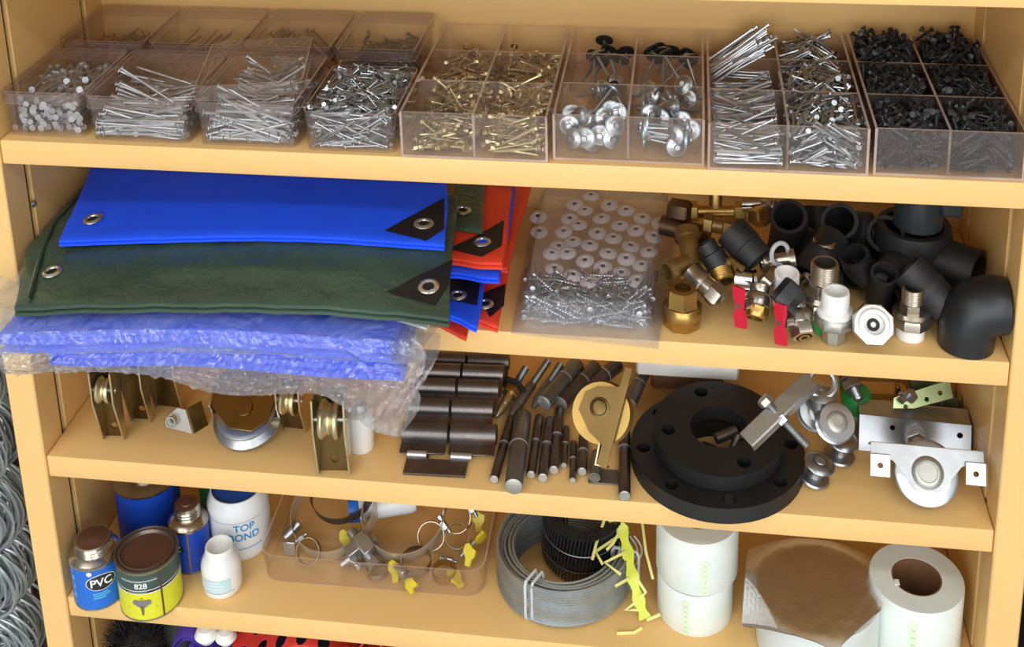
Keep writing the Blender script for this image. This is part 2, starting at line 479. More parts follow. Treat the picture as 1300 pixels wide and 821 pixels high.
def nail_box(label, x0, x1, y0, y1, h=.058, lid=True, rz=0.):
    w, d = x1-x0, y1-y0
    t = thing('storage_box', label, 'box', TR(((x0+x1)/2, (y0+y1)/2, Z1+.0006), rz), 'clear plastic nail boxes')
    box_body(w-.004, d-.004, h-.003).obj('body', ['box_clear', 'acrylic_edge'], t, ang=30)
    if lid: box_lid(w, d).obj('lid', ['box_clear', 'acrylic_edge'], t, TR((0, 0, h-.0145)), ang=30)
    return (x0+.005, x1-.005, y0+.005, y1-.005)
F1 = nail_box('clear lidded box of round headed nails, leftmost in the front row', -.5975, -.4925, .010, .150)
F2 = nail_box('clear lidded box of long nails lying crosswise, second from left in front row', -.487, -.357, .006, .152)
F3 = nail_box('clear box of thick nails with a loose lid askew on top', -.350, -.224, .006, .152)
F4 = nail_box('open clear box of small bright nails, beside the brass screw tray', -.2175, -.103, .003, .146, .053, lid=False)
B1 = nail_box('clear lidded box of tiny brown nails, leftmost in the back row', -.594, -.476, .156, .290, .066)
B2 = nail_box('clear lidded box with nails standing up, second in the back row', -.470, -.346, .156, .290, .066)
B3 = nail_box('clear lidded box of upright brown nails, third in the back row', -.340, -.224, .156, .290, .066)
B4 = nail_box('clear lidded box of small dark nails behind the open box', -.218, -.112, .156, .290, .066)
# loose lid lying askew on the third box
pA = P(254, 124, Z1+.064); pB = P(388, 98, Z1+.064)
t = thing('box_lid', 'loose clear lid lying askew on the box of thick nails', 'lid', TR((-.297, .088, Z1+.0605), .19, .03, -.02))
box_lid(.128, .132, .017).obj('lid_shell', ['box_clear', 'acrylic_edge'], t, ang=30)

def norm(mu, sd): return lambda k: rng.gauss(mu, sd)
def mix(*fs): return lambda k: rng.choice(fs)(k)
flip = lambda f: (lambda k: f(k)+(PI if rng.random() < .5 else 0))
# box 1: heads to the front
it = []
for r_ in range(5):
    for c_ in range(15):
        if rng.random() < .3 and r_ > 2: continue
        x = F1[0]+.006+(F1[1]-F1[0]-.012)*(c_+rng.uniform(.1, .9))/15; z = Z1+.006+r_*.0068+rng.uniform(0, .003)
        Lh = .065; yy = F1[2]+.004+rng.uniform(0, .012)
        it.append((TR((x, yy+Lh/2, z), PI/2+rng.gauss(0, .10), 0, rng.gauss(0, .04)), 1))
it2, H = deposit(60, .065, .0017, .0042, F1, Z1+.035, flip(norm(PI/2, .35)), Z1+.052)
nm = nail_mb(.065, .0017, .0042, 9)
place(it+it2, nm, nm, 'steel_nail', 'wire_nail', 'round headed steel wire nail in the leftmost clear box', 'nail', 'nails in the leftmost clear box')
# box 2: long nails crosswise
it, H = deposit(420, .106, .0019, .0036, F2, Z1+.003, flip(norm(0, .06)), Z1+.044, wall=.08)
it2, H = deposit(26, .075, .0016, .0036, F2, 0, flip(norm(0, .7)), Z1+.053, H=H)
nm = nail_mb(.106, .0019, .0038, 8)
place(it, nm, nm, 'steel_nail', 'long_nail', 'long steel nail lying crosswise in the second clear box', 'nail', 'long nails in the second clear box')
nm = nail_mb(.075, .0016, .0036, 8)
place(it2, nm, nm, 'steel_nail', 'wire_nail', 'slim steel nail lying loose on top inside the second clear box', 'nail', 'slim nails on top in the second clear box')
# box 3: thick mixed nails
it, H = deposit(420, .085, .0021, .0044, F3, Z1+.003, flip(norm(0, .2)), Z1+.044, wall=.1)
nm = nail_mb(.085, .0021, .0046, 8)
place(it, nm, nm, 'steel_nail', 'thick_nail', 'thick steel nail in the clear box under the loose lid', 'nail', 'thick nails in the third clear box')
# box 4: small bright nails, many
it, H = deposit(1500, .042, .00115, .0026, F4, Z1+.003, mix(flip(norm(0, .35)), flip(norm(.9, .5)), norm(0, 3)), Z1+.05, .75, wall=.2)
nm = nail_mb(.042, .00115, .0027, 7)
place(it, nm, nail_mb(.042, .00115, .0027, 5), 'zinc', 'small_nail', 'small bright nail in the open clear box', 'nail', 'small nails in the open clear box', 300,
      'small_nails', 'small bright nails heaped in the open clear box')
# back row contents
it, H = deposit(520, .022, .0009, .0018, B1, Z1+.012, norm(0, 3), Z1+.04, .9)
nm = nail_mb(.022, .0009, .0019, 5)
place(it, nm, nm, 'nail_brown', 'tiny_nail', 'tiny brown nail in the leftmost back row box', 'nail', 'tiny nails in the leftmost back box', 260, 'tiny_nails', 'tiny brown nails heaped in the leftmost back row box')
it = []
for i in range(26):
    x = rng.uniform(B2[0]+.006, B2[1]-.03); y = rng.uniform(B2[2]+.02, B2[3]-.03)
    it.append((TR((x, y, Z1+.032), rng.uniform(-.3, .5), 0, rng.uniform(-.75, -.45)) , 1))
nm = nail_mb(.055, .0013, .003, 7)
place(it, nm, nm, 'nail_brown', 'leaning_nail', 'brown nail leaning up inside the second back row box', 'nail', 'leaning nails in the second back box')
it = []
for i in range(44):
    x = rng.uniform(B3[0]+.02, B3[1]-.025); y = rng.uniform(B3[2]+.01, B3[3]-.03)
    it.append((TR((x, y, Z1+.034), rng.uniform(.2, .5), 0, rng.uniform(.8, 1.0)), 1))
nm = nail_mb(.055, .0018, .0042, 8)
place(it, nm, nm, 'nail_brown', 'upright_nail', 'thick brown nail standing packed in the third back row box', 'nail', 'upright nails in the third back box')
it, H = deposit(520, .028, .0011, .0024, B4, Z1+.004, norm(0, 3), Z1+.045, .8)
nm = nail_mb(.028, .0011, .0024, 5)
place(it, nm, nm, 'nail_dark', 'short_dark_nail', 'short dark nail in the back row box behind the open box', 'nail', 'short dark nails in the fourth back box', 220,
      'short_dark_nails', 'short dark nails heaped in the back row box behind the open box')

# ------------------------------------------------------------------ divided acrylic trays
TH_ = .0028
def tray(label, x0, x1, y0, y1, h, rows, tab=.6):
    "two columns; rows = y positions of cross dividers"
    cx = (x0+x1)/2; t = thing('divided_tray', label, 'tray', TR((cx, (y0+y1)/2, Z1+.0006)), 'clear divided acrylic trays')
    I = TR((-cx, -(y0+y1)/2, 0))
    def wall(name, a0, a1, b0, b1, z0, z1):
        b = MB(); vs = [(a, c, z) for z in (z0, z1) for c in (b0, b1) for a in (a0, a1)]
        thinx = (a1-a0) < (b1-b0)
        fx = [(0, 2, 6, 4), (1, 5, 7, 3)]; fy = [(0, 4, 5, 1), (2, 3, 7, 6)]; fz = [(4, 6, 7, 5), (0, 1, 3, 2)]
        flat = z1-z0 < .004
        big = fz if flat else (fx if thinx else fy)
        for grp in (fx, fy, fz): b.add(vs, grp, mi=0 if grp is big else 1)
        b.obj(name, ['acrylic', 'acrylic_edge'], t, I, ang=None)
    wall('base', x0, x1, y0, y1, 0, TH_)
    wall('front_wall', x0+TH_, x1-TH_, y0, y0+TH_, TH_, h); wall('back_wall', x0+TH_, x1-TH_, y1-TH_, y1, TH_, h)
    wall('side_wall', x0, x0+TH_, y0, y1, TH_, h); wall('side_wall', x1-TH_, x1, y0, y1, TH_, h)
    wall('long_divider', cx-TH_/2, cx+TH_/2, y0+TH_, y1-TH_, TH_, h)
    cells = []
    ys = [y0]+list(rows)+[y1]
    for c, (a0, a1) in enumerate(((x0+TH_, cx-TH_/2), (cx+TH_/2, x1-TH_))):
        for yv in rows: wall('cross_divider', a0, a1, yv-TH_/2, yv+TH_/2, TH_, h)
        cells.append([(a0+.001, a1-.001, ys[i]+TH_, ys[i+1]-TH_) for i in range(len(ys)-1)])
    return cells
ZT = Z1+.0045
TA = tray('clear divided tray of yellow zinc hex screws, beside the open nail box', -.0975, .0745, .000, .283, .0565, (.093, .188))
TB = tray('clear divided tray of capped roofing nails with rubber washers', .0795, .2515, .008, .283, .0565, (.098, .190))
TC = tray('clear divided tray of long and short zinc nails', .2550, .4310, .000, .283, .0565, (.095, .190))
TD = tray('clear divided tray filled with black drywall screws', .4365, .6010-.004, .003, .283, .0565, (.095, .190))

CELL = ('front', 'middle', 'rear')
# yellow zinc self drilling screws
def wide(k): return rng.uniform(-PI, PI)
it = []
for c, cell in ((0, TA[0]), (1, TA[1])):
    for r_, bx in enumerate(cell):
        ya = flip(norm(.15, .5)) if c == 0 else flip(norm(.25, .22))
        L_ = .040 if c == 0 else .052
        i1, H = deposit((46, 55, 60)[r_], L_, .0019, .0046, bx, ZT, ya if r_ == 0 else flip(norm(.1, .7)), ZT+.042, .85)
        it += [(M, s_, c, ('short', 'long')[c]+' yellow zinc hex head screw in the '+CELL[r_]+' '+('left', 'right')[c]+' cell of its tray') for M, s_ in i1]
for c, L_ in ((0, .040), (1, .052)):
    nm = hexscrew_mb(L_, .0019)
    place([(M, s_, lb_) for M, s_, cc, lb_ in it if cc == c], nm, nm, 'yellow_zinc', 'hex_screw', ('short', 'long')[c]+' yellow zinc hex head screw in the divided tray', 'screw', ('short', 'long')[c]+' yellow hex screws', 170,
          'hex_screws', ('short', 'long')[c]+' yellow zinc hex head screws under the others in the divided tray')

# capped roofing nails: cap, washer, shank
def roof_nail(cap_mt, washer_mt, label, group, dish=.006):
    t = thing('roofing_nail', label, 'nail', None, group)
    R = .0115
    b = MB(); b.lathe([(0, -.0034), (.0030, -.0034), (.0034, -.0026), (.0036, -.0012), (.0060, -.0006), (.0075, .0004), (R*.95, .0012), (R, .0024), (R*.93, .0020), (.004, .0008)], 20); b.obj('cap', cap_mt, t)
    b = MB(); b.lathe([(.0025, .0015), (R*1.02, .0022), (R*1.02, .0046), (.0025, .0046)], 20); b.obj('washer', washer_mt, t)
    b = MB(); b.lathe([(.0019, .001), (.0018, .044), (0, .050)], 8); b.obj('shank', 'steel_nail', t)
    return t
def nmat(head, tip): return align(head, tip)
protoS = roof_nail('zinc_bright', 'blue_cap', 'zinc roofing nail with a domed cap in the divided tray', 'zinc capped roofing nails')
protoB = roof_nail('zinc', 'rubber', 'roofing nail with a black rubber washer in the divided tray', 'black washered roofing nails')
def rn(proto, first, hx, hy, hz, tx, ty, tz):
    d = Vector((tx-hx, ty-hy, tz-hz)).normalized(); zmin = (ZT+.002-hz)/.050
    if d.z < zmin:
        h_ = math.hypot(d.x, d.y) or 1e-6; k_ = math.sqrt(max(0, 1-zmin*zmin))/h_; d = Vector((d.x*k_, d.y*k_, zmin))
    hz += max(0, ZT+.0115*math.hypot(d.x, d.y)+.001-hz)
    M = align((hx, hy, hz), Vector((hx, hy, hz))+d, rng.uniform(0, 6))
    if first[0]: first[0] = False; proto.matrix_basis = M; return
    copy_tree(proto, M)
fs_ = [True]; fb_ = [True]
def cellpt(bx, fx, fy): return bx[0]+(bx[1]-bx[0])*fx, bx[2]+(bx[3]-bx[2])*fy
# front cells: caps towards the glass
for c, pts in ((0, ((.22, .12, .017), (.40, .10, .019), (.62, .10, .023), (.80, .10, .019), (.88, .16, .034), (.52, .14, .012), (.15, .30, .026), (.30, .35, .036), (.68, .36, .036), (.84, .40, .040), (.50, .40, .030), (.18, .55, .030), (.75, .62, .034))),
              (1, ((.62, .12, .026), (.66, .1, .012), (.18, .30, .022), (.28, .5, .036), (.72, .45, .030), (.86, .35, .024), (.40, .60, .026), (.55, .7, .038)))):
    bx = TB[c][0]
    for i, (fx, fy, z) in enumerate(pts):
        x, y = cellpt(bx, fx, fy); dx = rng.uniform(-.03, .03); dy = rng.uniform(.03, .05)
        if y+dy > bx[3]: dy = bx[3]-y-.002
        x = min(max(x, bx[0]+.0125), bx[1]-.0125); tx = min(max(x+dx, bx[0]+.003), bx[1]-.003)
        rn(protoS, fs_, x, max(y, bx[2]+.007), ZT+z, tx, y+dy, ZT+max(.004, z-.014+rng.uniform(-.008, .008)))
for k in range(9):
    bx = TB[1][0]; y = rng.uniform(.016, .06); z = .006+k*.0035; s_ = rng.choice((-1, 1))
    x0_ = bx[1]-.013 if s_ < 0 else bx[0]+.013
    rn(protoS, fs_, x0_, y+.006, ZT+max(z, .012), x0_+s_*.055, y+rng.uniform(-.008, .016), ZT+max(.004, z+rng.uniform(-.012, .004)))
# middle and rear cells
for c in (0, 1):
    bx = TB[c][1]
    for k in range((6, 9)[c]):
        x = rng.uniform(bx[0]+.014, bx[1]-.014); y = rng.uniform(bx[2]+.014, bx[3]-.03); z = .014+rng.uniform(0, .022)
        a = rng.uniform(-2.6, 2.6)
        tx = min(max(x+.05*math.sin(a), bx[0]+.004), bx[1]-.004); ty = min(max(y+.05*math.cos(a), bx[2]+.004), bx[3]-.004)
        rn(protoS if (k+c) % 4 else protoB, fs_ if (k+c) % 4 else fb_, x, y, ZT+z, tx, ty, ZT+.006)
    bx = TB[c][2]
    for k in range((9, 11)[c]):
        x = rng.uniform(bx[0]+.013, bx[1]-.013); y = rng.uniform(bx[2]+.02, bx[3]-.014); z = .022+rng.uniform(0, .022)
        a = rng.uniform(-.9, .9)+PI
        tx = min(max(x+.05*math.sin(a), bx[0]+.004), bx[1]-.004); ty = min(max(y+.05*math.cos(a), bx[2]+.004), bx[3]-.004)
        rn(protoB, fb_, x, y, ZT+z, tx, ty, ZT+.006)

# long and short zinc nails
it = []
for r_, n_ in ((0, 120), (1, 130)):
    i1, H = deposit(n_, .072, .0019, .0036, TC[0][r_], ZT, (lambda k: rng.gauss(0, .05)+PI+(PI if rng.random() < .06 else 0)), ZT+.043, .95); it += [e_+('long zinc nail in the '+CELL[r_]+' left cell of the zinc nail tray',) for e_ in i1]
    i1, H = deposit(5, .06, .0019, .0036, TC[0][r_], ZT, norm(2.5, .2), ZT+.05, .95, H=H); it += [e_+('long zinc nail lying askew in the '+CELL[r_]+' left cell of the zinc nail tray',) for e_ in i1]
bx = TC[0][2]
for k in range(58):
    x = bx[0]+.010+.042*rng.random(); y = bx[2]+.02+.05*rng.random(); d = rng.gauss(.62, .07)
    x2 = rng.random()
    M = TR((bx[0]+.030+.018*x2+rng.gauss(0, .004), bx[2]+.025+.040*rng.random(), ZT+.020+.022*rng.random()+.012*x2), rng.gauss(.12, .12)+PI, 0, rng.gauss(.60, .06))
    it.append((M, 1, 'long zinc nail in the upright sheaf of the rear left cell'))
for k in range(14):
    it.append((TR((rng.uniform(bx[0]+.042, bx[1]-.042), rng.uniform(bx[2]+.01, bx[3]-.02), ZT+.003+.004*(k % 3)), rng.gauss(PI, .08)), 1, 'long zinc nail lying flat in the rear left cell of its tray'))
nm = nail_mb(.072, .0019, .0037, 8)
place(it, nm, nm, 'zinc', 'zinc_nail', 'long zinc nail in the left column of the zinc nail tray', 'nail', 'long zinc nails in the tray', 300, 'zinc_nails', 'long zinc nails at the bottom of the zinc nail tray')
it = []
for r_, bx in enumerate(TC[1]):
    i1, H = deposit((430, 400, 330)[r_], .037 if r_ < 2 else .037, .00165, .0033, bx, ZT, wide if r_ < 2 else flip(norm(.05, .35)), ZT+(.047, .048, .052)[r_], .85, wall=(.3, 0, 0)[r_]); it += [e_+('short zinc nail in the '+CELL[r_]+' right cell of the zinc nail tray',) for e_ in i1]
nm = nail_mb(.037, .00165, .0034, 8)
place(it, nm, nail_mb(.037, .00165, .0034, 6), 'zinc_bright', 'short_zinc_nail', 'short zinc nail in the right column of the zinc nail tray', 'nail', 'short zinc nails in the tray', 300,
      'short_zinc_nails', 'short zinc nails heaped in the right column of the zinc nail tray')
# black drywall screws
it = []
for c in (0, 1):
    for r_, bx in enumerate(TD[c]):
        i1, H = deposit((520, 480, 460)[r_], .030, .0020, .0038, bx, ZT, wide, ZT+(.050, .052, .055)[r_], .95, .8, wall=(.2, .05, .05)[r_]); it += [e_+('black drywall screw in the '+CELL[r_]+' '+('left', 'right')[c]+' cell of the rightmost tray',) for e_ in i1]
    bx = TD[c][2]
    for k in range(16):
        it.append((TR((rng.uniform(bx[0]+.01, bx[1]-.01), rng.uniform(bx[2]+.03, bx[3]-.008), ZT+.056+rng.uniform(-.004, .006)), wide(0), 0, rng.uniform(.1, .9)), 1, 'black drywall screw sticking up in the rear '+('left', 'right')[c]+' cell of the rightmost tray'))
place(it, drywall_mb(.030, .0020), drywall_mb(.030, .0020, 6, 5), 'black_screw', 'drywall_screw', 'black drywall screw in the rightmost divided tray', 'screw', 'black drywall screws', 300,
      'drywall_screws', 'black drywall screws heaped in the rightmost divided tray')
# ------------------------------------------------------------------ shelf 2: folded tarps
def ray_on(f, a, b, z0):
    p = P(a, b, z0)
    for i in range(12): p = P(a, b, f(p.x, p.y))
    return p
def slab(quad, f, t, nu=24, nv=10, wob=.002, seed=0., layers=1):
    """folded sheet: quad FL, FR, BR, BL in plan, top height f(x, y), thickness t; front and side edges rounded as folds"""
    b = MB(); FL, FR, BR, BL = [Vector((q[0], q[1], 0)) for q in quad]
    def top(u, v):
        p = (FL*(1-u)+FR*u)*(1-v)+(BL*(1-u)+BR*u)*v
        p.y += wob*math.sin(u*9+seed)*(1-v); p.x += wob*math.sin(v*7+seed*2); p.x = max(p.x, -.586 if p.y > -.01 else -9.)
        return p
    tt = t/layers
    for k in range(layers):
        vs = []; fs = []; ins = .0
        off = [(0, .5), (.5, .15), (.5, -.15)]
        c = (FL+FR+BR+BL)/4
        def pt(u, v, e, dz):
            p = top(u, v); z = f(p.x, p.y)-k*tt
            d = Vector(((u > .999)-(u < .001), (v > .999)-(v < .001), 0))
            if e and d.length: p = p+d*e*tt*.7
            return (p.x+(.0012*math.sin(k*2.1+seed) if k else 0), p.y-(.0015*math.sin(k*1.7+seed) if k else 0), z-dz*tt)
        n1 = nv+1
        T = [pt(i/nu, j/nv, 0, 0) for i in range(nu+1) for j in range(nv+1)]
        B = [pt(i/nu, j/nv, 0, .96) for i in range(nu+1) for j in range(nv+1)]
        idx = lambda i, j: i*n1+j
        q = [(idx(i, j), idx(i+1, j), idx(i+1, j+1), idx(i, j+1)) for i in range(nu) for j in range(nv)]
        per = [(i, 0) for i in range(nu)]+[(nu, j) for j in range(nv)]+[(i, nv) for i in range(nu, 0, -1)]+[(0, j) for j in range(nv, 0, -1)]
        N_ = len(T)
        vs = T+B; fs = q+[tuple(N_+i for i in reversed(x)) for x in q]
        m_ = len(vs)
        for (i, j) in per: vs.append(pt(i/nu, j/nv, .55, .2))
        for (i, j) in per: vs.append(pt(i/nu, j/nv, .55, .76))
        L_ = len(per)
        for s_ in range(L_):
            s2 = (s_+1) % L_; a = idx(*per[s_]); a2 = idx(*per[s2])
            fs += [(a2, a, m_+s_, m_+s2), (m_+s2, m_+s_, m_+L_+s_, m_+L_+s2), (m_+L_+s2, m_+L_+s_, N_+a, N_+a2)]
        b.add(vs, fs)
    return b
def patch_on(f, px, z0, lift=.0012, mt='patch_black', parent=None, name='corner_patch', sub=5):
    "thin sheet following the tarp top, outline given by points of the photo"
    pts = [ray_on(f, a, b_, z0) for a, b_ in px]
    bm = bmesh.new(); vs = [bm.verts.new((p.x, p.y, 0)) for p in pts]; bm.faces.new(vs)
    bmesh.ops.triangulate(bm, faces=bm.faces[:]); bmesh.ops.subdivide_edges(bm, edges=bm.edges[:], cuts=sub, use_grid_fill=True)
    for v in bm.verts: v.co.z = f(v.co.x, v.co.y)+lift
    bmesh.ops.recalc_face_normals(bm, faces=bm.faces[:])
    if bm.faces and sum(fc.normal.z for fc in bm.faces) < 0: bmesh.ops.reverse_faces(bm, faces=bm.faces[:])
    r_ = bmesh.ops.extrude_face_region(bm, geom=bm.faces[:])
    for g in r_['geom']:
        if isinstance(g, bmesh.types.BMVert): g.co.z -= lift*.8
    return MB().bm(bm).obj(name, mt, parent, ang=60, label='black reinforced corner')
def grommet_on(f, a, b_, z0, parent, R=.0125, hole='black_gap'):
    p = ray_on(f, a, b_, z0); e = .01
    n = Vector((-(f(p.x+e, p.y)-f(p.x-e, p.y))/(2*e), -(f(p.x, p.y+e)-f(p.x, p.y-e))/(2*e), 1)).normalized()
    M = align((p.x, p.y, f(p.x, p.y)+.0012), Vector((p.x, p.y, f(p.x, p.y)+.0012))+n)
    g = MB().lathe([(R*.50, .0002), (R*.54, .0016), (R*.70, .0024), (R*.90, .0016), (R, .0002)], 24, M, cap=False).obj('grommet', 'grommet', parent, label='steel eyelet')
    MB().lathe([(0, .0003), (R*.52, .0004)], 20, M, cap=False).obj('eyelet_hole_disc', hole, g)  # disc filling the opening; the default black paints its shade
# green and blue tarps on top
fg = lambda x, y: 1.163+.022*(x+.56)/.5+.12*(y+.11)*(1 if y < 0 else .35)+(.022*.12/.12*0)+.004*math.sin(x*13+1)*(.5+.5*math.cos(min(1, max(-1, (y+.11)*6))*1.5))+.0015*fnoise(x*40, y*60, 3)
def fgreen(x, y):
    v = (y+.11)
    return 1.160+.024*(x+.545)/.51+.012*math.sin((x+.53)/.5*PI)+.10*min(v, .11)+.02*max(0, v-.11)+.0012*fnoise(x*38, y*46, 3)+.004*math.exp(-((y+.055)/.012)**2)*(.6+.4*math.sin(x*17))
gFL, gFR = ray_on(fgreen, 20, 389, 1.16), ray_on(fgreen, 566, 400, 1.185)
gBR, gBL = ray_on(fgreen, 577, 248, 1.19), ray_on(fgreen, 66, 205, 1.18)
tg = thing('green_tarp', 'dark green folded tarpaulin with eyelets under the blue tarpaulin', 'tarpaulin', TR(((gFL.x+gFR.x)/2, 0, 1.14)))
I_ = tg.matrix_basis.inverted()
def rel(o, par):
    o.matrix_basis = par.matrix_basis.inverted() @ o.matrix_basis; return o
rel(slab((gFL, gFR, gBR, gBL), fgreen, .014, 60, 28, .0015, 1., 2).obj('tarp_sheet', 'tarp_green', tg), tg)
rel(patch_on(fgreen, [(492, 371), (575, 330), (570, 362), (552, 388)], 1.18, parent=tg), tg)
def gro(f, a, b_, z0, t, **k):
    n0 = set(o.name for o in t.children); grommet_on(f, a, b_, z0, t, **k)
    for o in t.children:
        if o.name not in n0: rel(o, t)
gro(fgreen, 544, 365, 1.18, tg); gro(fgreen, 66, 346, 1.17, tg)
# hem fold along the left end of the green tarp
hem = [ray_on(fgreen, a, b_, 1.17)+Vector((0, 0, .003)) for a, b_ in ((36, 383), (44, 355), (52, 325), (62, 285), (74, 240), (82, 212))]
for h_ in hem: h_.x = max(h_.x, -.580 if h_.y > -.02 else -.60)
rel(MB().tube(hem, .0028, 6, sx=1).obj('hem', 'tarp_green', tg), tg)
def fblue(x, y):
    return 1.186+.022*(x+.54)/.49+.010*math.sin((x+.54)/.49*PI)+.05*y+.0006*fnoise(x*30, y*30, 8)
bFL, bFR = ray_on(fblue, 78, 304, 1.19), ray_on(fblue, 564, 308, 1.2)
bBR, bBL = ray_on(fblue, 566, 222, 1.21), ray_on(fblue, 122, 200, 1.2)
tb = thing('blue_tarp', 'bright blue folded tarpaulin with black corner, on top of the stack', 'tarpaulin', TR(((bFL.x+bFR.x)/2, .05, 1.18)))
rel(slab((bFL, bFR, bBR, bBL), fblue, .011, 48, 14, .0012, 2., 2).obj('tarp_sheet', 'tarp_blue', tb), tb)
rel(patch_on(fblue, [(489, 293), (564, 252), (564, 291), (541, 306)], 1.2, parent=tb), tb)
gro(fblue, 538, 285, 1.2, tb); gro(fblue, 118, 279, 1.19, tb)

# the two bagged blue tarps that overhang the shelf
def fup(x, y): return 1.144+.022*(x+.55)/.5+.010*math.sin((x+.55)/.5*PI)+.0015*fnoise(x*25, y*30, 5)
tu = thing('bagged_blue_tarp', 'blue tarpaulin folded in a clear bag, directly under the green tarpaulin', 'tarpaulin', TR((-.32, -.02, 1.13)))
rel(slab(((-.552, -.122), (-.092, -.122), (-.096, .16), (-.575, .16)), lambda x, y: fup(x, y)-.009, .028, 30, 8, .004, 3., 3).obj('tarp_sheet', 'tarp_blue', tu), tu)
def flo(x, y): return 1.118+.016*(x+.55)/.5+.006*math.sin((x+.55)/.5*PI)
tl = thing('bagged_blue_tarp', 'blue tarpaulin in a crumpled clear bag, lowest, hanging over the shelf edge', 'tarpaulin', TR((-.30, -.02, Z2+.001)))
rel(slab(((-.498, -.118), (-.086, -.118), (-.090, .16), (-.52, .16)), lambda x, y: Z2+.030+.010*(x+.5)/.45+.006*math.sin((x+.55)/.5*PI), .029, 30, 8, .003, 4., 3).obj('tarp_sheet', 'tarp_blue', tl), tl)
# white hem showing between the bagged tarps
ph = [ray_on(lambda x, y: 1.166, a, b_, 1.166) for a, b_ in ((462, 383), (548, 403), (541, 416), (474, 396))]
b = MB(); b.add([tuple(p) for p in ph]+[(p.x, p.y+.004, p.z-.006) for p in ph], [(0, 1, 2, 3), (7, 6, 5, 4), (0, 4, 5, 1), (1, 5, 6, 2), (2, 6, 7, 3), (3, 7, 4, 0)])
rel(b.obj('white_hem', 'white_cloth', tu, label='white woven hem of the bagged tarpaulin'), tu)
# clear bags
def film(profile, x0, x1, seed, amp, nu=230):
    """bag film: profile(u) gives a closed list of (y, z); swept along x with creases"""
    b = MB(); n = None; vs = []; fs = []
    for i in range(nu+1):
        u = i/nu; x = x0+(x1-x0)*u; pr = profile(u)
        dense = []
        for a in range(len(pr)-1):
            for k in range(5): dense.append((pr[a][0]+(pr[a+1][0]-pr[a][0])*k/5, pr[a][1]+(pr[a+1][1]-pr[a][1])*k/5))
        dense.append(pr[-1]); n = len(dense)
        for j, (y, z) in enumerate(dense):
            c = (1-2.2*abs(fnoise(x*42+j*.35, j*.50-x*20, seed)))*amp*.8+(1-2.2*abs(fnoise(x*110, j*.8+x*60, seed+2)))*amp*.40
            vs.append((x+.006*math.sin(j*.4+seed)-max(0., Z2-z)*.45*u, y-abs(c) if y < .02 else y, z+c*.6))
    for i in range(nu):
        for j in range(n-1): fs.append((i*n+j, (i+1)*n+j, (i+1)*n+j+1, i*n+j+1))
    return b.add(vs, fs)
def sm(u, a, b_): 
    t = min(1, max(0, (u-a)/(b_-a))); return t*t*(3-2*t)
def prof_up(u):
    x = -.60+.545*u; z = fup(x, -.1)
    e = sm(u, 0, .09)*(1-.8*sm(u, .95, 1))
    return [(.03, z-.000), (-.10, z-.0005), (-.123-.008*e, z-.006), (-.126-.009*e, z-.020), (-.122-.008*e, z-.036), (-.10, z-.039), (-.05, z-.0395)]
def prof_lo(u):
    x = -.615+.557*u; zt = Z2+.036+.010*(x+.5)/.45+.006*math.sin((x+.55)/.5*PI)
    if u < .12: zt += .035*(1-u/.12)
    dr = .012+.018*sm(u, .45, .75)+.030*sm(u, .78, .97)+.010*math.sin(u*14)
    hw = .5+.5*sm(u, .0, .1)
    return [(-.03, zt), (-.10*hw, zt-.002), (-.125*hw, zt-.010), (-.131*hw, zt-.026), (-.128*hw, zt-.038), (-.120*hw, Z2-dr*.4), (-.110*hw, Z2-dr), (-.095*hw, Z2-dr*.75), (-.05, Z2-.006), (-.012, Z2+.002)]
b1_ = film(prof_up, -.600, -.055, 1.3, .0022)
tag(b1_.obj('plastic_bag', 'film', ang=25), 'creased clear plastic bag around the blue tarpaulin under the green one', 'plastic bag')
b2_ = film(prof_lo, -.615, -.058, 4.1, .0040)
tag(b2_.obj('plastic_bag', 'film', ang=25), 'crumpled clear plastic bag drooping over the shelf edge, lowest of the stack', 'plastic bag')

# small folded tarps behind, right of the stack
def small_tarp(name, label, mt, z, px, t=.010, patch=None, gr=None, layers=2, seed=0., tilt=0.):
    f = lambda x, y: z+tilt*(x-.03)+.0008*math.sin(x*70+seed)+.0006*math.sin(y*60+seed)
    q = [ray_on(f, a, b_, z) for a, b_ in px]
    c = sum(q, Vector())/4
    th = thing(name, label, 'tarpaulin', TR((c.x, c.y, z-t)), 'small folded tarpaulins')
    rel(slab(q, f, t, 10, 12, .0008, seed, layers).obj('tarp_sheet', mt, th), th)
    if patch: rel(patch_on(f, patch, z, parent=th), th)
    if gr: gro(f, gr[0], gr[1], z, th, R=.0115, hole=gr[2] if len(gr) > 2 else 'black_gap')
small_tarp('small_tarp', 'red folded tarpaulin edge, lowest in the small tarpaulin pile', 'tarp_orange', Z2+.010, [(543, 398), (588, 424), (612, 335), (566, 320)], .009, None, None, 1, 1)
small_tarp('small_tarp', 'orange folded tarpaulin with black corner, bottom right of the small pile', 'tarp_orange', Z2+.026, [(578, 395), (631, 411), (650, 300), (600, 285)], .012, [(606, 376), (642, 361), (640, 388), (622, 403)], (615, 387), 2, 2)
small_tarp('small_tarp', 'blue folded tarpaulin with black corner in the small pile', 'tarp_blue', Z2+.039, [(560, 392), (604, 412), (618, 330), (574, 315)], .011, [(563, 380), (568, 353), (610, 354), (606, 388)], (581, 376), 2, 3)
small_tarp('small_tarp', 'orange folded tarpaulin standing out at the right of the small pile', 'tarp_orange', Z2+.052, [(600, 330), (642, 338), (672, 232), (632, 226)], .010, None, None, 2, 4)
small_tarp('small_tarp', 'blue folded tarpaulin under the upper orange one in the small pile', 'tarp_blue', Z2+.064, [(572, 343), (632, 351), (652, 236), (590, 228)], .010, None, (606, 332, 'tarp_blue'), 2, 5)
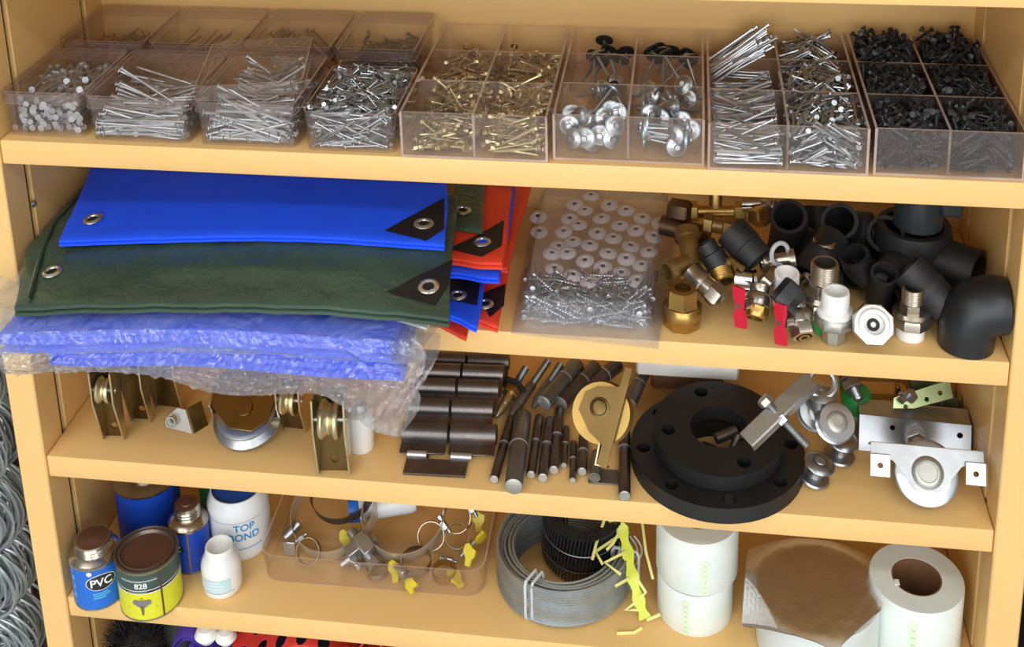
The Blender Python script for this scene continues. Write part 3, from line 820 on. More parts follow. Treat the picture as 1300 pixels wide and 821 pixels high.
small_tarp('small_tarp', 'orange folded tarpaulin with black corner, upper in the small pile', 'tarp_orange', Z2+.077, [(570, 325), (636, 332), (647, 236), (585, 228)], .011, [(570, 316), (640, 280), (637, 312), (612, 326)], (612, 308, 'tarp_blue'), 2, 6)
small_tarp('small_tarp', 'small dark green folded tarpaulin on top of the small pile', 'tarp_green', Z2+.086, [(574, 284), (609, 290), (613, 222), (582, 214)], .008, None, (587, 268), 1, 7)

# ------------------------------------------------------------------ bag of screws and washers
def fbag(x, y): return Z2+.004
zb = Z2+.034
wash = []
for r_ in range(6):
    for c_ in range(5):
        cx, cy = 480-25*r_+75*c_+(0 if r_ < 5 else -30), 92+62*r_+28*c_
        if r_ == 5 and c_ > 2: continue
        wash.append((610+(cx+rng.uniform(-6, 6))/3.422, 220+(cy+rng.uniform(-6, 6))/3.422))
for cx, cy in ((410, 128), (388, 185), (362, 245), (340, 305), (310, 340), (255, 240), (250, 180)): wash.append((610+cx/3.422, 220+cy/3.422))
wp = thing('cup_washer', 'grey cup washer with a dark hole inside the clear screw bag', 'washer', None, 'cup washers in the clear bag')
b = MB(); b.lathe([(.0030, .0035), (.0045, .0046), (.0085, .0038), (.0118, .0014), (.0120, 0), (.0110, 0), (.0030, .002)], 20, cap=False); b.obj('cup', 'washer_grey' if 'washer_grey' in MATS else mat('washer_grey', (206, 200, 206), .45, .2), wp)
b = MB(); b.lathe([(0, .0034), (.0031, .0036)], 12, cap=False); b.obj('hole', 'black_gap', wp)  # black disc paints the shade inside the washer hole
for i, (a, b_) in enumerate(wash):
    p = P(a, b_, zb); M = TR((p.x, p.y, zb-.004-.0015*(i % 2)), 0, rng.uniform(.05, .25), rng.uniform(-.12, .12))
    if i == 0: wp.matrix_basis = M
    else: copy_tree(wp, M)
SB = (.034, .198, .006, .105)
fan = mix(flip(norm(-.25, .35)), flip(norm(-.5, .5)), flip(norm(.5, .3)), flip(norm(1.4, .2)))
it, H = deposit(300, .062, .0019, .0040, SB, Z2+.006, fan, Z2+.030, .8, .25)
nm = drywall_mb(.062, .0018, 7, 14)
place(it, nm, nm, 'zinc_bright', 'bag_screw', 'long zinc screw inside the clear bag', 'screw', 'zinc screws in the clear bag', 250, 'bag_screws', 'zinc screws under the others in the clear bag')
SB2 = (.182, .196, .02, .12)
it = []
for k in range(9): it.append((TR((.188+.0015*rng.gauss(0, 2), .05+.004*k, Z2+.02+.002*k), PI/2+rng.gauss(-.1, .06)), 1))
for k in range(9): it.append((TR((.040+.0015*rng.gauss(0, 2), .045+.006*k, Z2+.012+.0025*k), PI/2+rng.gauss(.1, .08)), 1))
place(it, nm, nm, 'zinc_bright', 'edge_screw', 'zinc screw standing along the side of the clear bag', 'screw', 'zinc screws along the bag sides')
def bagf(u, v):
    k = sm(u, 0, .10)*(1-sm(u, .90, 1))*sm(v, 0, .10)*(1-.55*sm(v, .95, 1))
    x = .026-.008*v+u*(.176+.028*v); y = -.006+.300*v-.012*u*(1-v)
    z = Z2+.003+.040*k+.0022*fnoise(u*16, v*22, 2)*k+.0012*fnoise(u*45, v*40, 6)*k
    return (x, y, z)
b = MB(); b.grid(bagf, 64, 80)
b.grid(lambda u, v: (bagf(u, v)[0], bagf(u, v)[1], Z2+.0015), 64, 80)
tag(b.obj('screw_bag', 'film_thin', ang=25), 'clear plastic bag holding zinc screws and grey washers', 'plastic bag')
# ------------------------------------------------------------------ shelf 2: pipe fittings
def arc_path(c, d1, d2, leg, R, k=8):
    "elbow centre line: from c+d1*leg to c+d2*leg with a rounded corner of radius R"
    d1, d2 = Vector(d1).normalized(), Vector(d2).normalized(); c = Vector(c)
    p = [c+d1*leg]
    a0 = c+d1*R; a2 = c+d2*R
    for i in range(k+1):
        t = i/k; p.append(a0*(1-t)**2+c*2*t*(1-t)+a2*t*t)
    p.append(c+d2*leg)
    return p
def fit(name, label, mb, mt, cat='fitting', group=None, M=None):
    "single-material fitting whose mesh origin sits at its own base"
    o = mb.obj(name, mt); vs = np.array(mb.v)
    c = Vector((float(vs[:, 0].mean()), float(vs[:, 1].mean()), float(vs[:, 2].min())))
    for v in o.data.vertices: v.co -= c
    for zk in (Z2, Z3, Z4, Z5):                                   # rest on the shelf, stay between the side panels
        if zk-.04 < c.z < zk+.0004 and vs[:, 1].max() > .0: c.z = zk+.0004
    ex = max(0, float(vs[:, 0].max())-.598)
    if ex < .04 and vs[:, 1].max() < .3: c.x -= ex
    o.matrix_basis = Matrix.Translation(c)
    return tag(o, label, cat, group)
def thread(r, z0, z1, pitch=.0022, d=.0010):
    pr = []; n = max(2, int((z1-z0)/pitch))
    for i in range(n): z = z0+(z1-z0)*i/n; pr += [(r-d, z), (r, z+(z1-z0)/n*.5)]
    return pr+[(r-d, z1)]
GB = 'black pipe fittings'
# --- black plastic pile
e = P(1229, 447, Z2)
xr, yr = e.x, .030
b = MB(); pth = arc_path((xr, yr, Z2+.054), (0, 0, -1), (1, 0, 0), .0525, .034, 12)
pth[-1] = Vector((.597, yr, Z2+.054))
n_ = len(pth); b.pipe(pth, [.0318, .0326]+[.0342]*(n_-4)+[.0335, .0325], .0275, 36)
fit('pipe_elbow', 'large glossy black pipe elbow standing at the front right corner', b, 'black_plastic', 'fitting', GB)
# big tee behind
b = MB(); b.pipe([(.520, .150, Z2+.0008), (.520, .150, Z2+.03), (.520, .150, Z2+.072), (.520, .150, Z2+.086)], [.040, .047, .047, .044], .036, 36)
b.pipe([(.535, .140, Z2+.045), (.565, .122, Z2+.045), (.590, .107, Z2+.045)], [.031, .031, .030], .025, 30)
fit('pipe_tee', 'big black pipe tee with a side branch behind the large elbow', b, 'black_plastic_matt', 'fitting', GB)
b = MB(); b.pipe([(.517, .150, Z2+.087), (.517, .150, Z2+.11), (.517, .150, Z2+.140)], [.030, .0295, .030], .025, 30)
b.box((.552, .135, Z2+.118), (.026, .016, .020), .003)
fit('pipe_coupler', 'dark grey pipe coupler standing on top of the big black tee', b, mat('dark_grey_plastic', (44, 50, 52), .3), 'fitting', GB)
def pbar(name, label, a, b_, ro, ri, band=None, mt='black_plastic_matt', n=26, group=GB, step=None):
    "straight hollow fitting between two points; band = (t0, t1, r) collar"
    a, b_ = Vector(a), Vector(b_); pts = [a]; rr = [ro]
    if band:
        for t, r_ in ((band[0]-.02, ro), (band[0], band[2]), (band[1], band[2]), (band[1]+.02, ro if step is None else step)): pts.append(a+(b_-a)*t); rr.append(r_)
    pts.append(b_); rr.append(ro if step is None else step)
    m_ = MB(); m_.pipe(pts, rr, ri, n)
    return fit(name, label, m_, mt, 'fitting', group)
p0 = Q(1155, 338, .085); p1 = Q(1212, 392, .075)
pbar('pipe_coupler', 'black pipe coupler leaning with its mouth up left, beside the large elbow', Q(1152, 340, .07), Q(1203, 392, .045), .0225, .018, (.45, .55, .0232))
b = MB(); b.pipe(arc_path(Q(1140, 333, .115), Vector((-.5, -.8, -.25)), Vector((.8, .3, -.3)), .034, .022), .021, .0165, 24)
fit('pipe_elbow', 'small black pipe elbow, mouth facing front, behind the threaded union', b, 'black_plastic_matt', 'fitting', GB)
b = MB(); b.pipe(arc_path(Q(1130, 305, .165), Vector((-.25, -.55, .55)), Vector((.5, .6, -.6)), .032, .022), .0235, .0185, 24)
fit('pipe_elbow', 'black pipe elbow with its mouth tilted upward, left of the big tee', b, 'black_plastic_matt', 'fitting', GB)
b = MB(); b.pipe(arc_path(Q(1072, 290, .175), Vector((-.25, -.6, .6)), Vector((.9, .1, -.1)), .034, .022), .0235, .0185, 24)
fit('pipe_elbow', 'black pipe elbow at the back with mouth up and branch to the right', b, 'black_plastic_matt', 'fitting', GB)
b = MB(); b.pipe(arc_path(Q(1003, 290, .175), Vector((-.1, -.5, .7)), Vector((-.2, -.2, -1)), .036, .022), .0235, .0185, 24)
fit('pipe_elbow', 'black pipe elbow at the back with its mouth up, nearest the brass tee', b, 'black_plastic_matt', 'fitting', GB)
pbar('pipe_coupler', 'black pipe coupler lying tilted behind the white cap', Q(1058, 303, .14), Q(1022, 352, .085), .0215, .017, (.45, .55, .0222))
pbar('pipe_coupler', 'small black pipe coupler with open mouth, right of the threaded union', Q(1122, 366, .075)+Vector((0, 0, .004)), Q(1116, 392, .10)-Vector((0, 0, .004)), .0165, .013)
pbar('pipe_coupler', 'black pipe coupler with a wide mouth tilted left, over the brass pieces', Q(928, 292, .10), Q(963, 330, .075), .0215, .0175, (.5, .55, .0215), step=.0200)
pbar('pipe_reducer', 'small black stepped reducer leaning left of the wide black coupler', Q(895, 308, .085), Q(913, 337, .075), .0125, .010, (.40, .42, .0125), step=.0155)
pbar('pipe_coupler', 'black pipe coupler lying in the gap behind the tall green based union', Q(1098, 318, .165), Q(1082, 350, .120), .0215, .017, (.45, .55, .0222))
pbar('pipe_coupler', 'black pipe coupler standing between the rear elbows', Q(1040, 262, .235), Q(1040, 300, .215), .0215, .017)
pbar('pipe_coupler', 'black pipe coupler tilted up between the big tee and the rear elbow', Q(1150, 285, .205), Q(1138, 318, .170), .0205, .016)
b = MB(); b.pipe(arc_path(Q(1092, 345, .110), Vector((-.3, -.2, .8)), Vector((.9, -.1, -.2)), .030, .020), .0190, .015, 24)
fit('pipe_elbow', 'small black pipe elbow wedged behind the tall threaded union', b, 'black_plastic_matt', 'fitting', GB)
b = MB(); b.pipe(arc_path(Q(1030, 320, .175), Vector((-.7, -.1, .2)), Vector((.5, -.2, -.6)), .032, .020), .0200, .016, 24)
fit('pipe_elbow', 'black pipe elbow lying low behind the nickel swivel elbow', b, 'black_plastic_matt', 'fitting', GB)
b = MB(); b.pipe(arc_path(Q(1160, 385, .085), Vector((-.8, -.3, .1)), Vector((.5, .6, .3)), .030, .020), .0195, .0155, 24)
fit('pipe_elbow', 'black pipe elbow lying behind the white based union', b, 'black_plastic_matt', 'fitting', GB)
# --- brass pieces
def hexnut(b, p0, p1, r, ri=None, n=6, roll=.2, mi=0):
    M = align(p0, p1, roll); l = (Vector(p1)-Vector(p0)).length
    if ri is None: b.lathe([(r*.9, 0), (r, l*.08), (r, l*.92), (r*.9, l)], n, M, mi=mi)
    else: b.lathe([(ri, 0), (r*.93, 0), (r, l*.08), (r, l*.92), (r*.93, l), (ri, l), (ri, l*.02)], n if ri is None else n, M, cap=False, mi=mi)
def standing(u, v): return P(u, v, Z2+.0006)
p = standing(866, 411)
t = thing('brass_union', 'brass hex union standing alone at the front, beside the screw bag', 'fitting', TR(p, .3))
b = MB(); b.lathe([(.0215, 0), (.0235, .004), (.0235, .012), (.025, .014), (.025, .024), (.022, .028)], 8); b.obj('nut', 'brass', t)
b = MB(); b.lathe([(.011, .050), (.018, .050), (.019, .048), (.019, .030), (.021, .027)], 6, cap=False, ph=.3); b.lathe([(.0135, .050), (.0128, .040), (.0135, .038), (.0128, .036), (.0135, .034), (.0125, .026), (0, .025)], 18, cap=False); b.lathe([(.0135, .0501), (.0175, .0501)], 18, cap=False); b.obj('collar', 'brass', t)
# dull brass tee / elbow lying left
a, c_, d = Q(846, 345, .06), Q(878, 332, .085), Q(872, 292, .125)
b = MB(); b.pipe([a, a+(c_-a)*.25, a+(c_-a)*.26, c_], [.0150, .0150, .0115, .0115], .010, 20); b.pipe([c_+(c_-d)*.12, c_+(d-c_)*.7, c_+(d-c_)*.72, d], [.0125, .0125, .0150, .0150], .0095, 20)
fit('brass_elbow', 'dull brass elbow with a ringed mouth, behind the brass union', b, 'brass_dull')
b = MB(); hexnut(b, Q(851, 266, .2), Q(876, 270, .19), .016); b.cyl(Q(840, 285, .19), Q(900, 300, .17), .013)
fit('brass_adapter', 'dark brass adapter with a hex collar at the back, against the screw bag', b, 'bronze_dark')
a, c_ = Q(872, 268, .205), Q(945, 268, .205)
b = MB(); b.cyl(a, c_, .0095); 
for t_ in (0, .82): hexnut(b, a+(c_-a)*t_, a+(c_-a)*(t_+.2), .0135)
m_ = (a+c_)/2; b.cyl(m_, m_+Vector((0, .01, .03)), .009)
fit('brass_tee', 'shiny brass tee lying crosswise at the back wall', b, 'brass')
a, c_ = Q(893, 283, .155), Q(933, 290, .15)
b = MB(); hexnut(b, a, a+(c_-a)*.3, .014); b.cyl(a, c_, .010); hexnut(b, a+(c_-a)*.62, c_, .0135)
fit('brass_coupling', 'brass coupling with hex ends above the small black reducer', b, 'brass_dull')
b = MB(); a = Q(958, 275, .17); hexnut(b, a, a+Vector((.012, -.012, .008)), .0135, .009); 
fit('brass_nut', 'brass hex nut facing front beside the black elbows', b, 'brass')
b = MB(); b.cyl(Q(942, 259, .2), Q(966, 258, .2), .011, n=20); fit('chrome_sleeve', 'chrome sleeve lying at the back above the brass nut', b, 'chrome')
b = MB(); b.cyl(Q(968, 262, .19), Q(985, 262, .185), .009); hexnut(b, Q(976, 262, .188), Q(982, 262, .186), .012); fit('nickel_adapter', 'small nickel adapter at the back beside the chrome sleeve', b, 'nickel')
a, c_ = Q(862, 300, .14), Q(893, 306, .12)
b = MB(); b.cyl(a, c_, .010); hexnut(b, a+(c_-a)*.4, a+(c_-a)*.7, .014); fit('bronze_nipple', 'dark bronze nipple lying over the dull brass elbow', b, 'bronze_dark')
# threaded brass ring at the end of the small reducer
a, c_ = Q(913, 338, .075), Q(921, 358, .058)
b = MB(); l_ = (c_-a).length; M = align(a, c_)
b.lathe([(.010, 0), (.0155, .0)]+[(r_, z) for r_, z in thread(.0155, .001, l_-.004)]+[(.0160, l_-.003), (.0155, l_), (.0105, l_), (.010, l_*.3)], 20, M, cap=False)
fit('brass_bush', 'threaded brass bush in front of the small black reducer', b, 'brass')
b = MB(); b.cyl(Q(928, 330, .07), Q(943, 341, .055), .004); b.cyl(Q(925, 333, .071), Q(929, 330, .070), .006); fit('brass_bolt', 'thin brass bolt lying under the wide black coupler', b, 'brass_dull')
# nickel compression fitting lying left front
a, c_ = Q(876, 343, .062), Q(918, 383, .030)
b = MB(); M = align(a, c_); l_ = (c_-a).length
b.lathe([(.0095, 0), (.0125, .001), (.0128, .014), (.0138, .016), (.0138, .022), (.0120, .024), (.0128, .030), (.0128, .036)], 18, M)
t = thing('compression_fitting', 'nickel compression fitting lying tilted beside the brass union', 'fitting', TR((c_.x, c_.y, Z2)))
rel(b.obj('body', 'nickel', t), t)
b = MB(); b.lathe([(.0128, .034), (.0150, .036), (.0150, .048), (.0135, .051), (.008, .051), (.0075, .046)], 6, M, cap=False); b.lathe([(.0125, .0505), (.0078, .0508), (.0075, .044), (0, .044)], 16, M, cap=False)
rel(b.obj('nut', 'nickel', t), t)
# ball valves with red butterfly handles
def valve(label, a, c_, hd, end_mt, comp):
    a, c_ = Vector(a), Vector(c_); M = align(a, c_); l_ = (c_-a).length
    t = thing('ball_valve', label, 'valve', TR((a.x, a.y, Z2)), 'ball valves with red handles')
    b = MB(); b.lathe([(.0105, 0), (.0125, .001), (.0125, l_*.2), (.0115, l_*.24), (.0145, l_*.34), (.0150, l_*.5), (.0145, l_*.62), (.012, l_*.68)], 16, M); rel(b.obj('body', 'nickel', t), t)
    b = MB(); b.lathe([(.0125, l_*.64), (.0150, l_*.68), (.0150, l_*.97), (.014, l_), (.0105, l_), (.0100, l_*.8)], 6 if comp else 8, M, cap=False)
    b.lathe([(.0128, l_*1.001), (.0098, l_*1.003), (.0096, l_*.8), (0, l_*.8)], 18, M, cap=False); nb = b.obj('end_nut', end_mt, t); rel(nb, t)
    if comp:
        b = MB(); b.lathe([(.0070, l_*.9), (.0070, l_*1.02), (.0042, l_*1.02), (.0042, l_*.9)], 16, M, cap=False); rel(b.obj('olive', 'brass', t), t)
    mid = a+(c_-a)*.5; hd = Vector(hd).normalized(); st = mid+hd*.026
    b = MB(); b.cyl(mid+hd*.01, st, .0065); b.cyl(st, st+hd*.007, .0035, n=8); rel(b.obj('stem', 'nickel', t), t)
    up = Vector((0, .35, 1)); up = (up-hd*up.dot(hd)).normalized()
    Mh = Matrix.Translation(st+hd*.002); side = hd.cross(up)
    R3 = Matrix((side, up, hd)).transposed().to_4x4()
    b = MB(); out = [(-.0050, -.004), (-.0095, -.012), (-.0100, -.024), (.0060, -.025), (.0085, -.012), (.0050, -.004), (.0055, .004), (.0090, .010), (.0085, .022), (-.0070, .021), (-.0075, .010), (-.0055, .004)]
    b.plate(out, .0045, (), Mh @ R3); rel(b.obj('handle', 'red_plastic', t, label='red butterfly handle'), t)
va = Q(963, 362, .035); 
valve('nickel ball valve with red handle and open brass mouth, left of the two', Q(966, 362, .040), Q(958, 404, .012), (-.72, -.66, .20), 'brass', False)
valve('nickel ball valve with red handle and compression nut, right of the two', Q(1008, 385, .030), Q(1021, 428, -.004), (-.75, -.62, .25), 'nickel', True)
b = MB(); b.cyl(Q(935, 353, .06), Q(957, 356, .055), .0115, n=20); b.cyl(Q(957, 356, .055), Q(961, 356, .055), .0128, n=20); fit('chrome_sleeve', 'chrome sleeve lying between the brass bush and the valve', b, 'chrome')
b = MB(); b.cyl(Q(934, 366, .05), Q(955, 369, .046), .008, n=18); fit('chrome_sleeve', 'thin chrome sleeve directly under the other chrome sleeve', b, 'chrome')
b = MB(); hexnut(b, Q(966, 352, .05), Q(977, 362, .046), .014); fit('steel_nut', 'long steel hex nut behind the left valve', b, 'nickel')
# chrome / clear ring cluster
b = MB(); b.cyl(Q(968, 332, .09), Q(1008, 328, .085), .0085, n=18); b.pipe([Q(966, 333, .088), Q(973, 332, .09)], .0125, .008); b.pipe([Q(1003, 329, .086), Q(1010, 328, .086)], .0125, .008)
fit('nickel_elbow', 'nickel swivel elbow lying behind the white cap', b, 'nickel')
b = MB(); b.torus(.013, .0028, 22, 8, align(Q(990, 322, .082), Q(990, 322, .082)+Vector((.6, -.8, .2)))); fit('sealing_ring', 'milky plastic ring around the nickel swivel elbow', b, mat('milky', (200, 200, 206), .3, alpha=.75), 'ring')
# white cap and the small black bush in front
p = Q(998, 366, .055)
b = MB(); b.lathe([(.0155, -.022), (.016, -.004), (.0150, 0), (.0150, .022), (.0142, .0235), (.0125, .0235), (.012, .010), (0, .010)], 24, TR(p, 0, .12, .0)); fit('white_socket', 'white plastic socket standing behind the right valve', b, 'white_plastic')
a, c_ = Q(1012, 362, .028), Q(990, 388, .014)
b = MB(); hexnut(b, a, c_, .0155, roll=.4); fit('hex_bush', 'small black hex bush leaning on the right valve', b, 'black_plastic')
b = MB(); b.cyl(Q(1026, 352, .085), Q(1018, 372, .06), .009, n=16); b.pipe([Q(1027, 350, .086), Q(1024, 357, .08)], .0125, .009); fit('chrome_tail', 'small chrome tailpiece beside the brass ring', b, 'chrome')
p = P(1046, 392, Z2+.0006)
b = MB(); b.lathe([(.0165, 0), (.0165, .010), (.0148, .012), (.0140, .034), (.0155, .036), (.0155, .041), (.0125, .041), (.0115, .02), (0, .02)], 22, TR((p.x, .055, Z2+.0006), 0, -.06, -.1)); fit('brass_sleeve', 'dull brass sleeve standing behind the white topped union', b, 'brass_dull')
# unions
def union_male(label, x, y, s, base_mt, base_label):
    t = thing('pipe_union', label, 'fitting', TR((x, y, Z2+.0006)), 'pipe unions with nickel nuts')
    b = MB(); b.lathe([(.0185*s, 0), (.0185*s, .020*s)], 26); b.obj('socket', base_mt, t, label=base_label)
    b = MB(); b.lathe([(.022*s, .018*s), (.0255*s, .019*s), (.0255*s, .030*s), (.024*s, .033*s)], 8, ph=.3); b.lathe([(.0235*s, .033*s), (.0245*s, .036*s), (.0215*s, .040*s)], 26); b.obj('nut', 'nickel', t)
    b = MB(); b.lathe([(.0145*s, .038*s), (.0150*s, .041*s), (.0150*s, .050*s)], 6); b.lathe([(.0130*s, .049*s)]+thread(.0142*s, .050*s, .071*s, .0024*s, .0012*s)+[(.0108*s, .0712*s), (.0100*s, .045*s), (0, .045*s)], 24, cap=False); b.obj('threaded_tail', 'nickel', t)
    b = MB(); b.lathe([(0, .058*s), (.0103*s, .0581*s)], 18, cap=False); b.obj('bore', 'black_gap', t)  # black disc paints the shade down the tube
p = P(1079, 388, Z2)
union_male('tall nickel union with threaded top and green base', .3955, .052, 1.18, 'green_plastic', 'green plastic base')
union_male('nickel union with threaded top half hidden behind the green based one', .401, .118, 1.05, 'green_plastic', 'green plastic base')
p = P(1155, 426, Z2); union_male('nickel union with threaded top on a white plastic base', p.x, p.y, .90, 'white_plastic', 'white plastic base')
p = P(1058, 432, Z2)
t = thing('pipe_union', 'union with a white plastic top tube and nickel nut, front row', 'fitting', TR((p.x, p.y, Z2+.0006)), 'pipe unions with nickel nuts')
b = MB(); b.lathe([(.013, 0), (.0135, .004), (.0145, .018), (.022, .022), (.0245, .026), (.0245, .034), (.022, .037)], 8, ph=.2); b.obj('nut', mat('nickel_matt', (176, 176, 170), .4, .8), t)
b = MB(); b.lathe([(.0205, .035), (.021, .038), (.0205, .041), (.0168, .043), (.0160, .064), (.0150, .066), (.0125, .066), (.0115, .050), (0, .050)], 28); b.obj('socket', 'white_plastic', t, label='white plastic tube')
# union facing the front
a = Q(1109, 412, -.004); d = Vector((0, -.74, .55))
t = thing('pipe_union', 'white lined nickel union lying with its mouth towards the viewer', 'fitting', TR((a.x, .02, Z2+.0006)), 'pipe unions with nickel nuts')
M = align(a-d*.014, a+d*.01)
b = MB(); b.lathe([(.015, -.010), (.022, -.006), (.0250, 0), (.0250, .012), (.0235, .0145), (.021, .0150), (.021, .008)], 8, M, ph=.4); rel(b.obj('nut', 'nickel', t), t)
b = MB(); b.lathe([(.0215, .012), (.0215, .0165), (.0185, .0175), (.0165, .0215), (.0155, .022), (.0120, .022), (.0112, .010), (0, .010)], 26, M, cap=False); rel(b.obj('socket', 'white_plastic', t, label='white plastic mouth'), t)
b = MB(); b.lathe([(.0032, .0118), (.0070, .0118), (.0072, .0105)], 20, M, cap=False); rel(b.obj('seal', 'rubber', t), t)
# ------------------------------------------------------------------ shelf 3: pulleys, hinges, rods, flange
def wheel_prof(R, w, g):
    "grooved wheel about z, half width w/2"
    return [(R*.22, -w/2), (R*.93, -w/2), (R, -w*.40), (R, -w*.30), (R-g, -w*.05), (R-g, w*.05), (R, w*.30), (R, w*.40), (R*.93, w/2), (R*.22, w/2)]
def basis(c, zdir, updir):
    z = Vector(zdir).normalized(); y = Vector(updir); y = (y-z*y.dot(z)).normalized(); x = y.cross(z)
    M = Matrix((x, y, z)).transposed().to_4x4(); M.translation = Vector(c); return M
def channel_bracket(label, loc, rz, w, h, d, mt='gold_zinc', wheel=True, lean=0., hole=True):
    "upright U channel, open to the front, hole near the foot, grooved wheel between its flanges"
    t = thing('pulley_bracket', label, 'pulley', TR(loc, rz, lean), 'yellow zinc gate pulleys')
    b = MB(); M = Matrix.Translation((0, .0, 0)) @ Matrix.Rotation(PI/2, 4, 'X')
    b.plate([(-w/2, 0), (w/2, 0), (w/2, h), (-w/2, h)], .0022, [(0, .016, .0048)] if hole else [], M); b.obj('back_plate', 'gold_dark', t)
    for s_ in (-1, 1):
        b = MB(); M2 = Matrix.Translation((s_*w/2-.0011, -.0022, 0)) @ Matrix(((0, 0, 1, 0), (-1, 0, 0, 0), (0, 1, 0, 0), (0, 0, 0, 1)))
        b.plate([(0, 0), (d*.35, .001), (d*.6, h*.25), (d, h*.6), (d, h), (0, h)], .0022, [], M2); b.obj('flange', 'yellow_zinc', t)
    if wheel:
        R = w*.62; b = MB(); b.lathe(wheel_prof(R, w*.62, R*.22), 28, TR((0, -d*.62, h*.72), 0, 0, PI/2)); b.obj('wheel', 'yellow_zinc', t)
        b = MB(); b.cyl((-w/2-.002, -d*.62, h*.72), (w/2+.002, -d*.62, h*.72), .004); b.obj('axle', 'zinc', t)
    return t
p = P(148, 552, Z3); channel_bracket('yellow zinc channel bracket with wheel, leftmost on the third shelf', (p.x, p.y, Z3+.0006), .06, .028, .115, .026)
p = P(181, 533, Z3); channel_bracket('yellow zinc channel bracket, second from the left side panel', (p.x, p.y+.004, Z3+.0006), .03, .027, .110, .024, wheel=False)
p = P(214, 521, Z3); channel_bracket('wide dark zinc bracket behind the small triangular bracket', (p.x, p.y+.01, Z3+.0006), -.05, .040, .10, .02, wheel=False, hole=False)
p = P(373, 550, Z3); channel_bracket('small yellow zinc pulley bracket right of the large pulley', (p.x, p.y+.012, Z3+.0006), -.04, .032, .075, .022, hole=False)
p = P(428, 599, Z3); channel_bracket('large yellow zinc channel bracket with wheel, nearest the white bottle', (p.x-.003, p.y+.004, Z3+.0006), .10, .040, .115, .030, lean=-.10)
# small triangular bracket
p = P(229, 548, Z3)
t = thing('triangle_bracket', 'small pale steel triangular bracket with a hole', 'bracket', TR((p.x, p.y, Z3+.0006), -.1))
b = MB(); b.plate([(-.020, .004), (.019, 0), (.006, .030), (-.006, .031), (-.021, .016)], .0022, [(-.010, .016, .0055)], Matrix.Rotation(PI/2-.35, 4, 'X')); b.obj('plate', 'nickel_matt', t)
b = MB(); b.add([(.019, 0, 0), (.006, .011, .029), (.017, .030, .028), (.029, .020, 0), (.0205, 0, 0), (.0075, .011, .030), (.0185, .030, .029), (.031, .020, 0)], [(0, 1, 2, 3), (7, 6, 5, 4), (0, 4, 5, 1), (1, 5, 6, 2), (2, 6, 7, 3), (3, 7, 4, 0)]); b.obj('side_flange', 'gold_zinc', t)
b = MB(); b.torus(.0065, .0014, 18, 6, Matrix.Translation((-.010, -.0045, .0165)) @ Matrix.Rotation(PI/2-.35, 4, 'X')); b.obj('hole_rim', 'zinc', t)
# large pulley lying down
c = Vector((-.346, .070, Z3+.0315)); M = basis(c, (0, -.42, .9), (0, 1, .3))
t = thing('gate_pulley', 'large yellow zinc gate pulley lying on its side under the plastic bag', 'pulley', TR((c.x, c.y, Z3+.0006)))
Mi = t.matrix_basis.inverted()
b = MB(); b.lathe([(.010, -.014), (.040, -.014), (.0465, -.011), (.0465, -.006), (.036, 0), (.0405, .005), (.0405, .008), (.034, .011), (.010, .011)], 36, Mi @ M); b.obj('wheel', 'zinc_bright', t)
b = MB(); out = [(-.052, .030), (-.045, -.004), (-.014, -.032), (.018, -.034), (.036, -.018), (.040, .030), (.030, .050), (-.040, .050)]
b.plate(out, .0025, [], Mi @ M @ Matrix.Translation((0, .004, .0135))); b.obj('top_plate', 'gold_zinc', t)
b = MB(); b.plate(out, .0025, [], Mi @ M @ Matrix.Translation((0, .004, -.020))); b.obj('bottom_plate', 'gold_zinc', t)
b = MB(); b.box((-.050, .018, -.003), (.003, .036, .034), .0006, Mi @ M); b.obj('web', 'yellow_zinc', t)
b = MB(); b.lathe([(.010, .0155), (.012, .017), (.011, .019), (.0085, .0195), (0, .0195)], 20, Mi @ M); b.obj('axle_boss', 'gold_zinc', t)
# white bottle
p = P(459, 567, Z3)
t = thing('white_bottle', 'small white plastic bottle beside the large channel bracket', 'bottle', TR((p.x, p.y, Z3+.0006)))
b = MB(); b.lathe([(.016, 0), (.0175, .002), (.0175, .048), (.016, .053), (.010, .056)], 26); b.obj('body', 'white_plastic', t)
b = MB(); b.lathe([(.0105, .055), (.0105, .066), (.009, .068), (0, .068)], 20); b.obj('cap', 'nickel_matt', t)

# barrel hinges
def hinge(label, c, wl, r, leaf, rz=.02, mt='dark_steel', lean=.25, white=False):
    t = thing('barrel_hinge', label, 'hinge', TR(c, rz), 'steel barrel hinges')
    M = Matrix.Rotation(lean, 4, 'X')
    g = .0022
    for s_ in (-1, 1):
        b = MB(); l = wl/2-g/2
        b.lathe([(r*.9, 0), (r, .0008), (r, l-.0008), (r*.9, l)], 24, Matrix.Translation((g/2 if s_ > 0 else -g/2-l, 0, r)) @ Matrix.Rotation(PI/2, 4, 'Y')); b.obj('knuckle', mt, t)
        b = MB(); b.box((s_*(wl/4+.0006), -leaf/2-.002, r*.75), (wl/2-.003, leaf, .0022), .0005, TR((0, 0, 0), 0, lean)); b.obj('leaf', mt, t)
    b = MB(); b.cyl((-g, 0, r), (g, 0, r), r*.6); b.obj('pin', 'black_gap', t)
rowsH = [('barrel hinge of dark steel, rearmost under the upper shelf', 540, 647, 456, .030), ('barrel hinge of dark steel, second from the back', 534, 640, 471, .034), ('barrel hinge of dark steel, third from the back', 528, 634, 490, .026),
         ('barrel hinge of dark steel with a bright edge, second from the front', 519, 627, 516, .016), ('big barrel hinge of dark steel, front one of the stack', 511, 631, 548, .0008)]
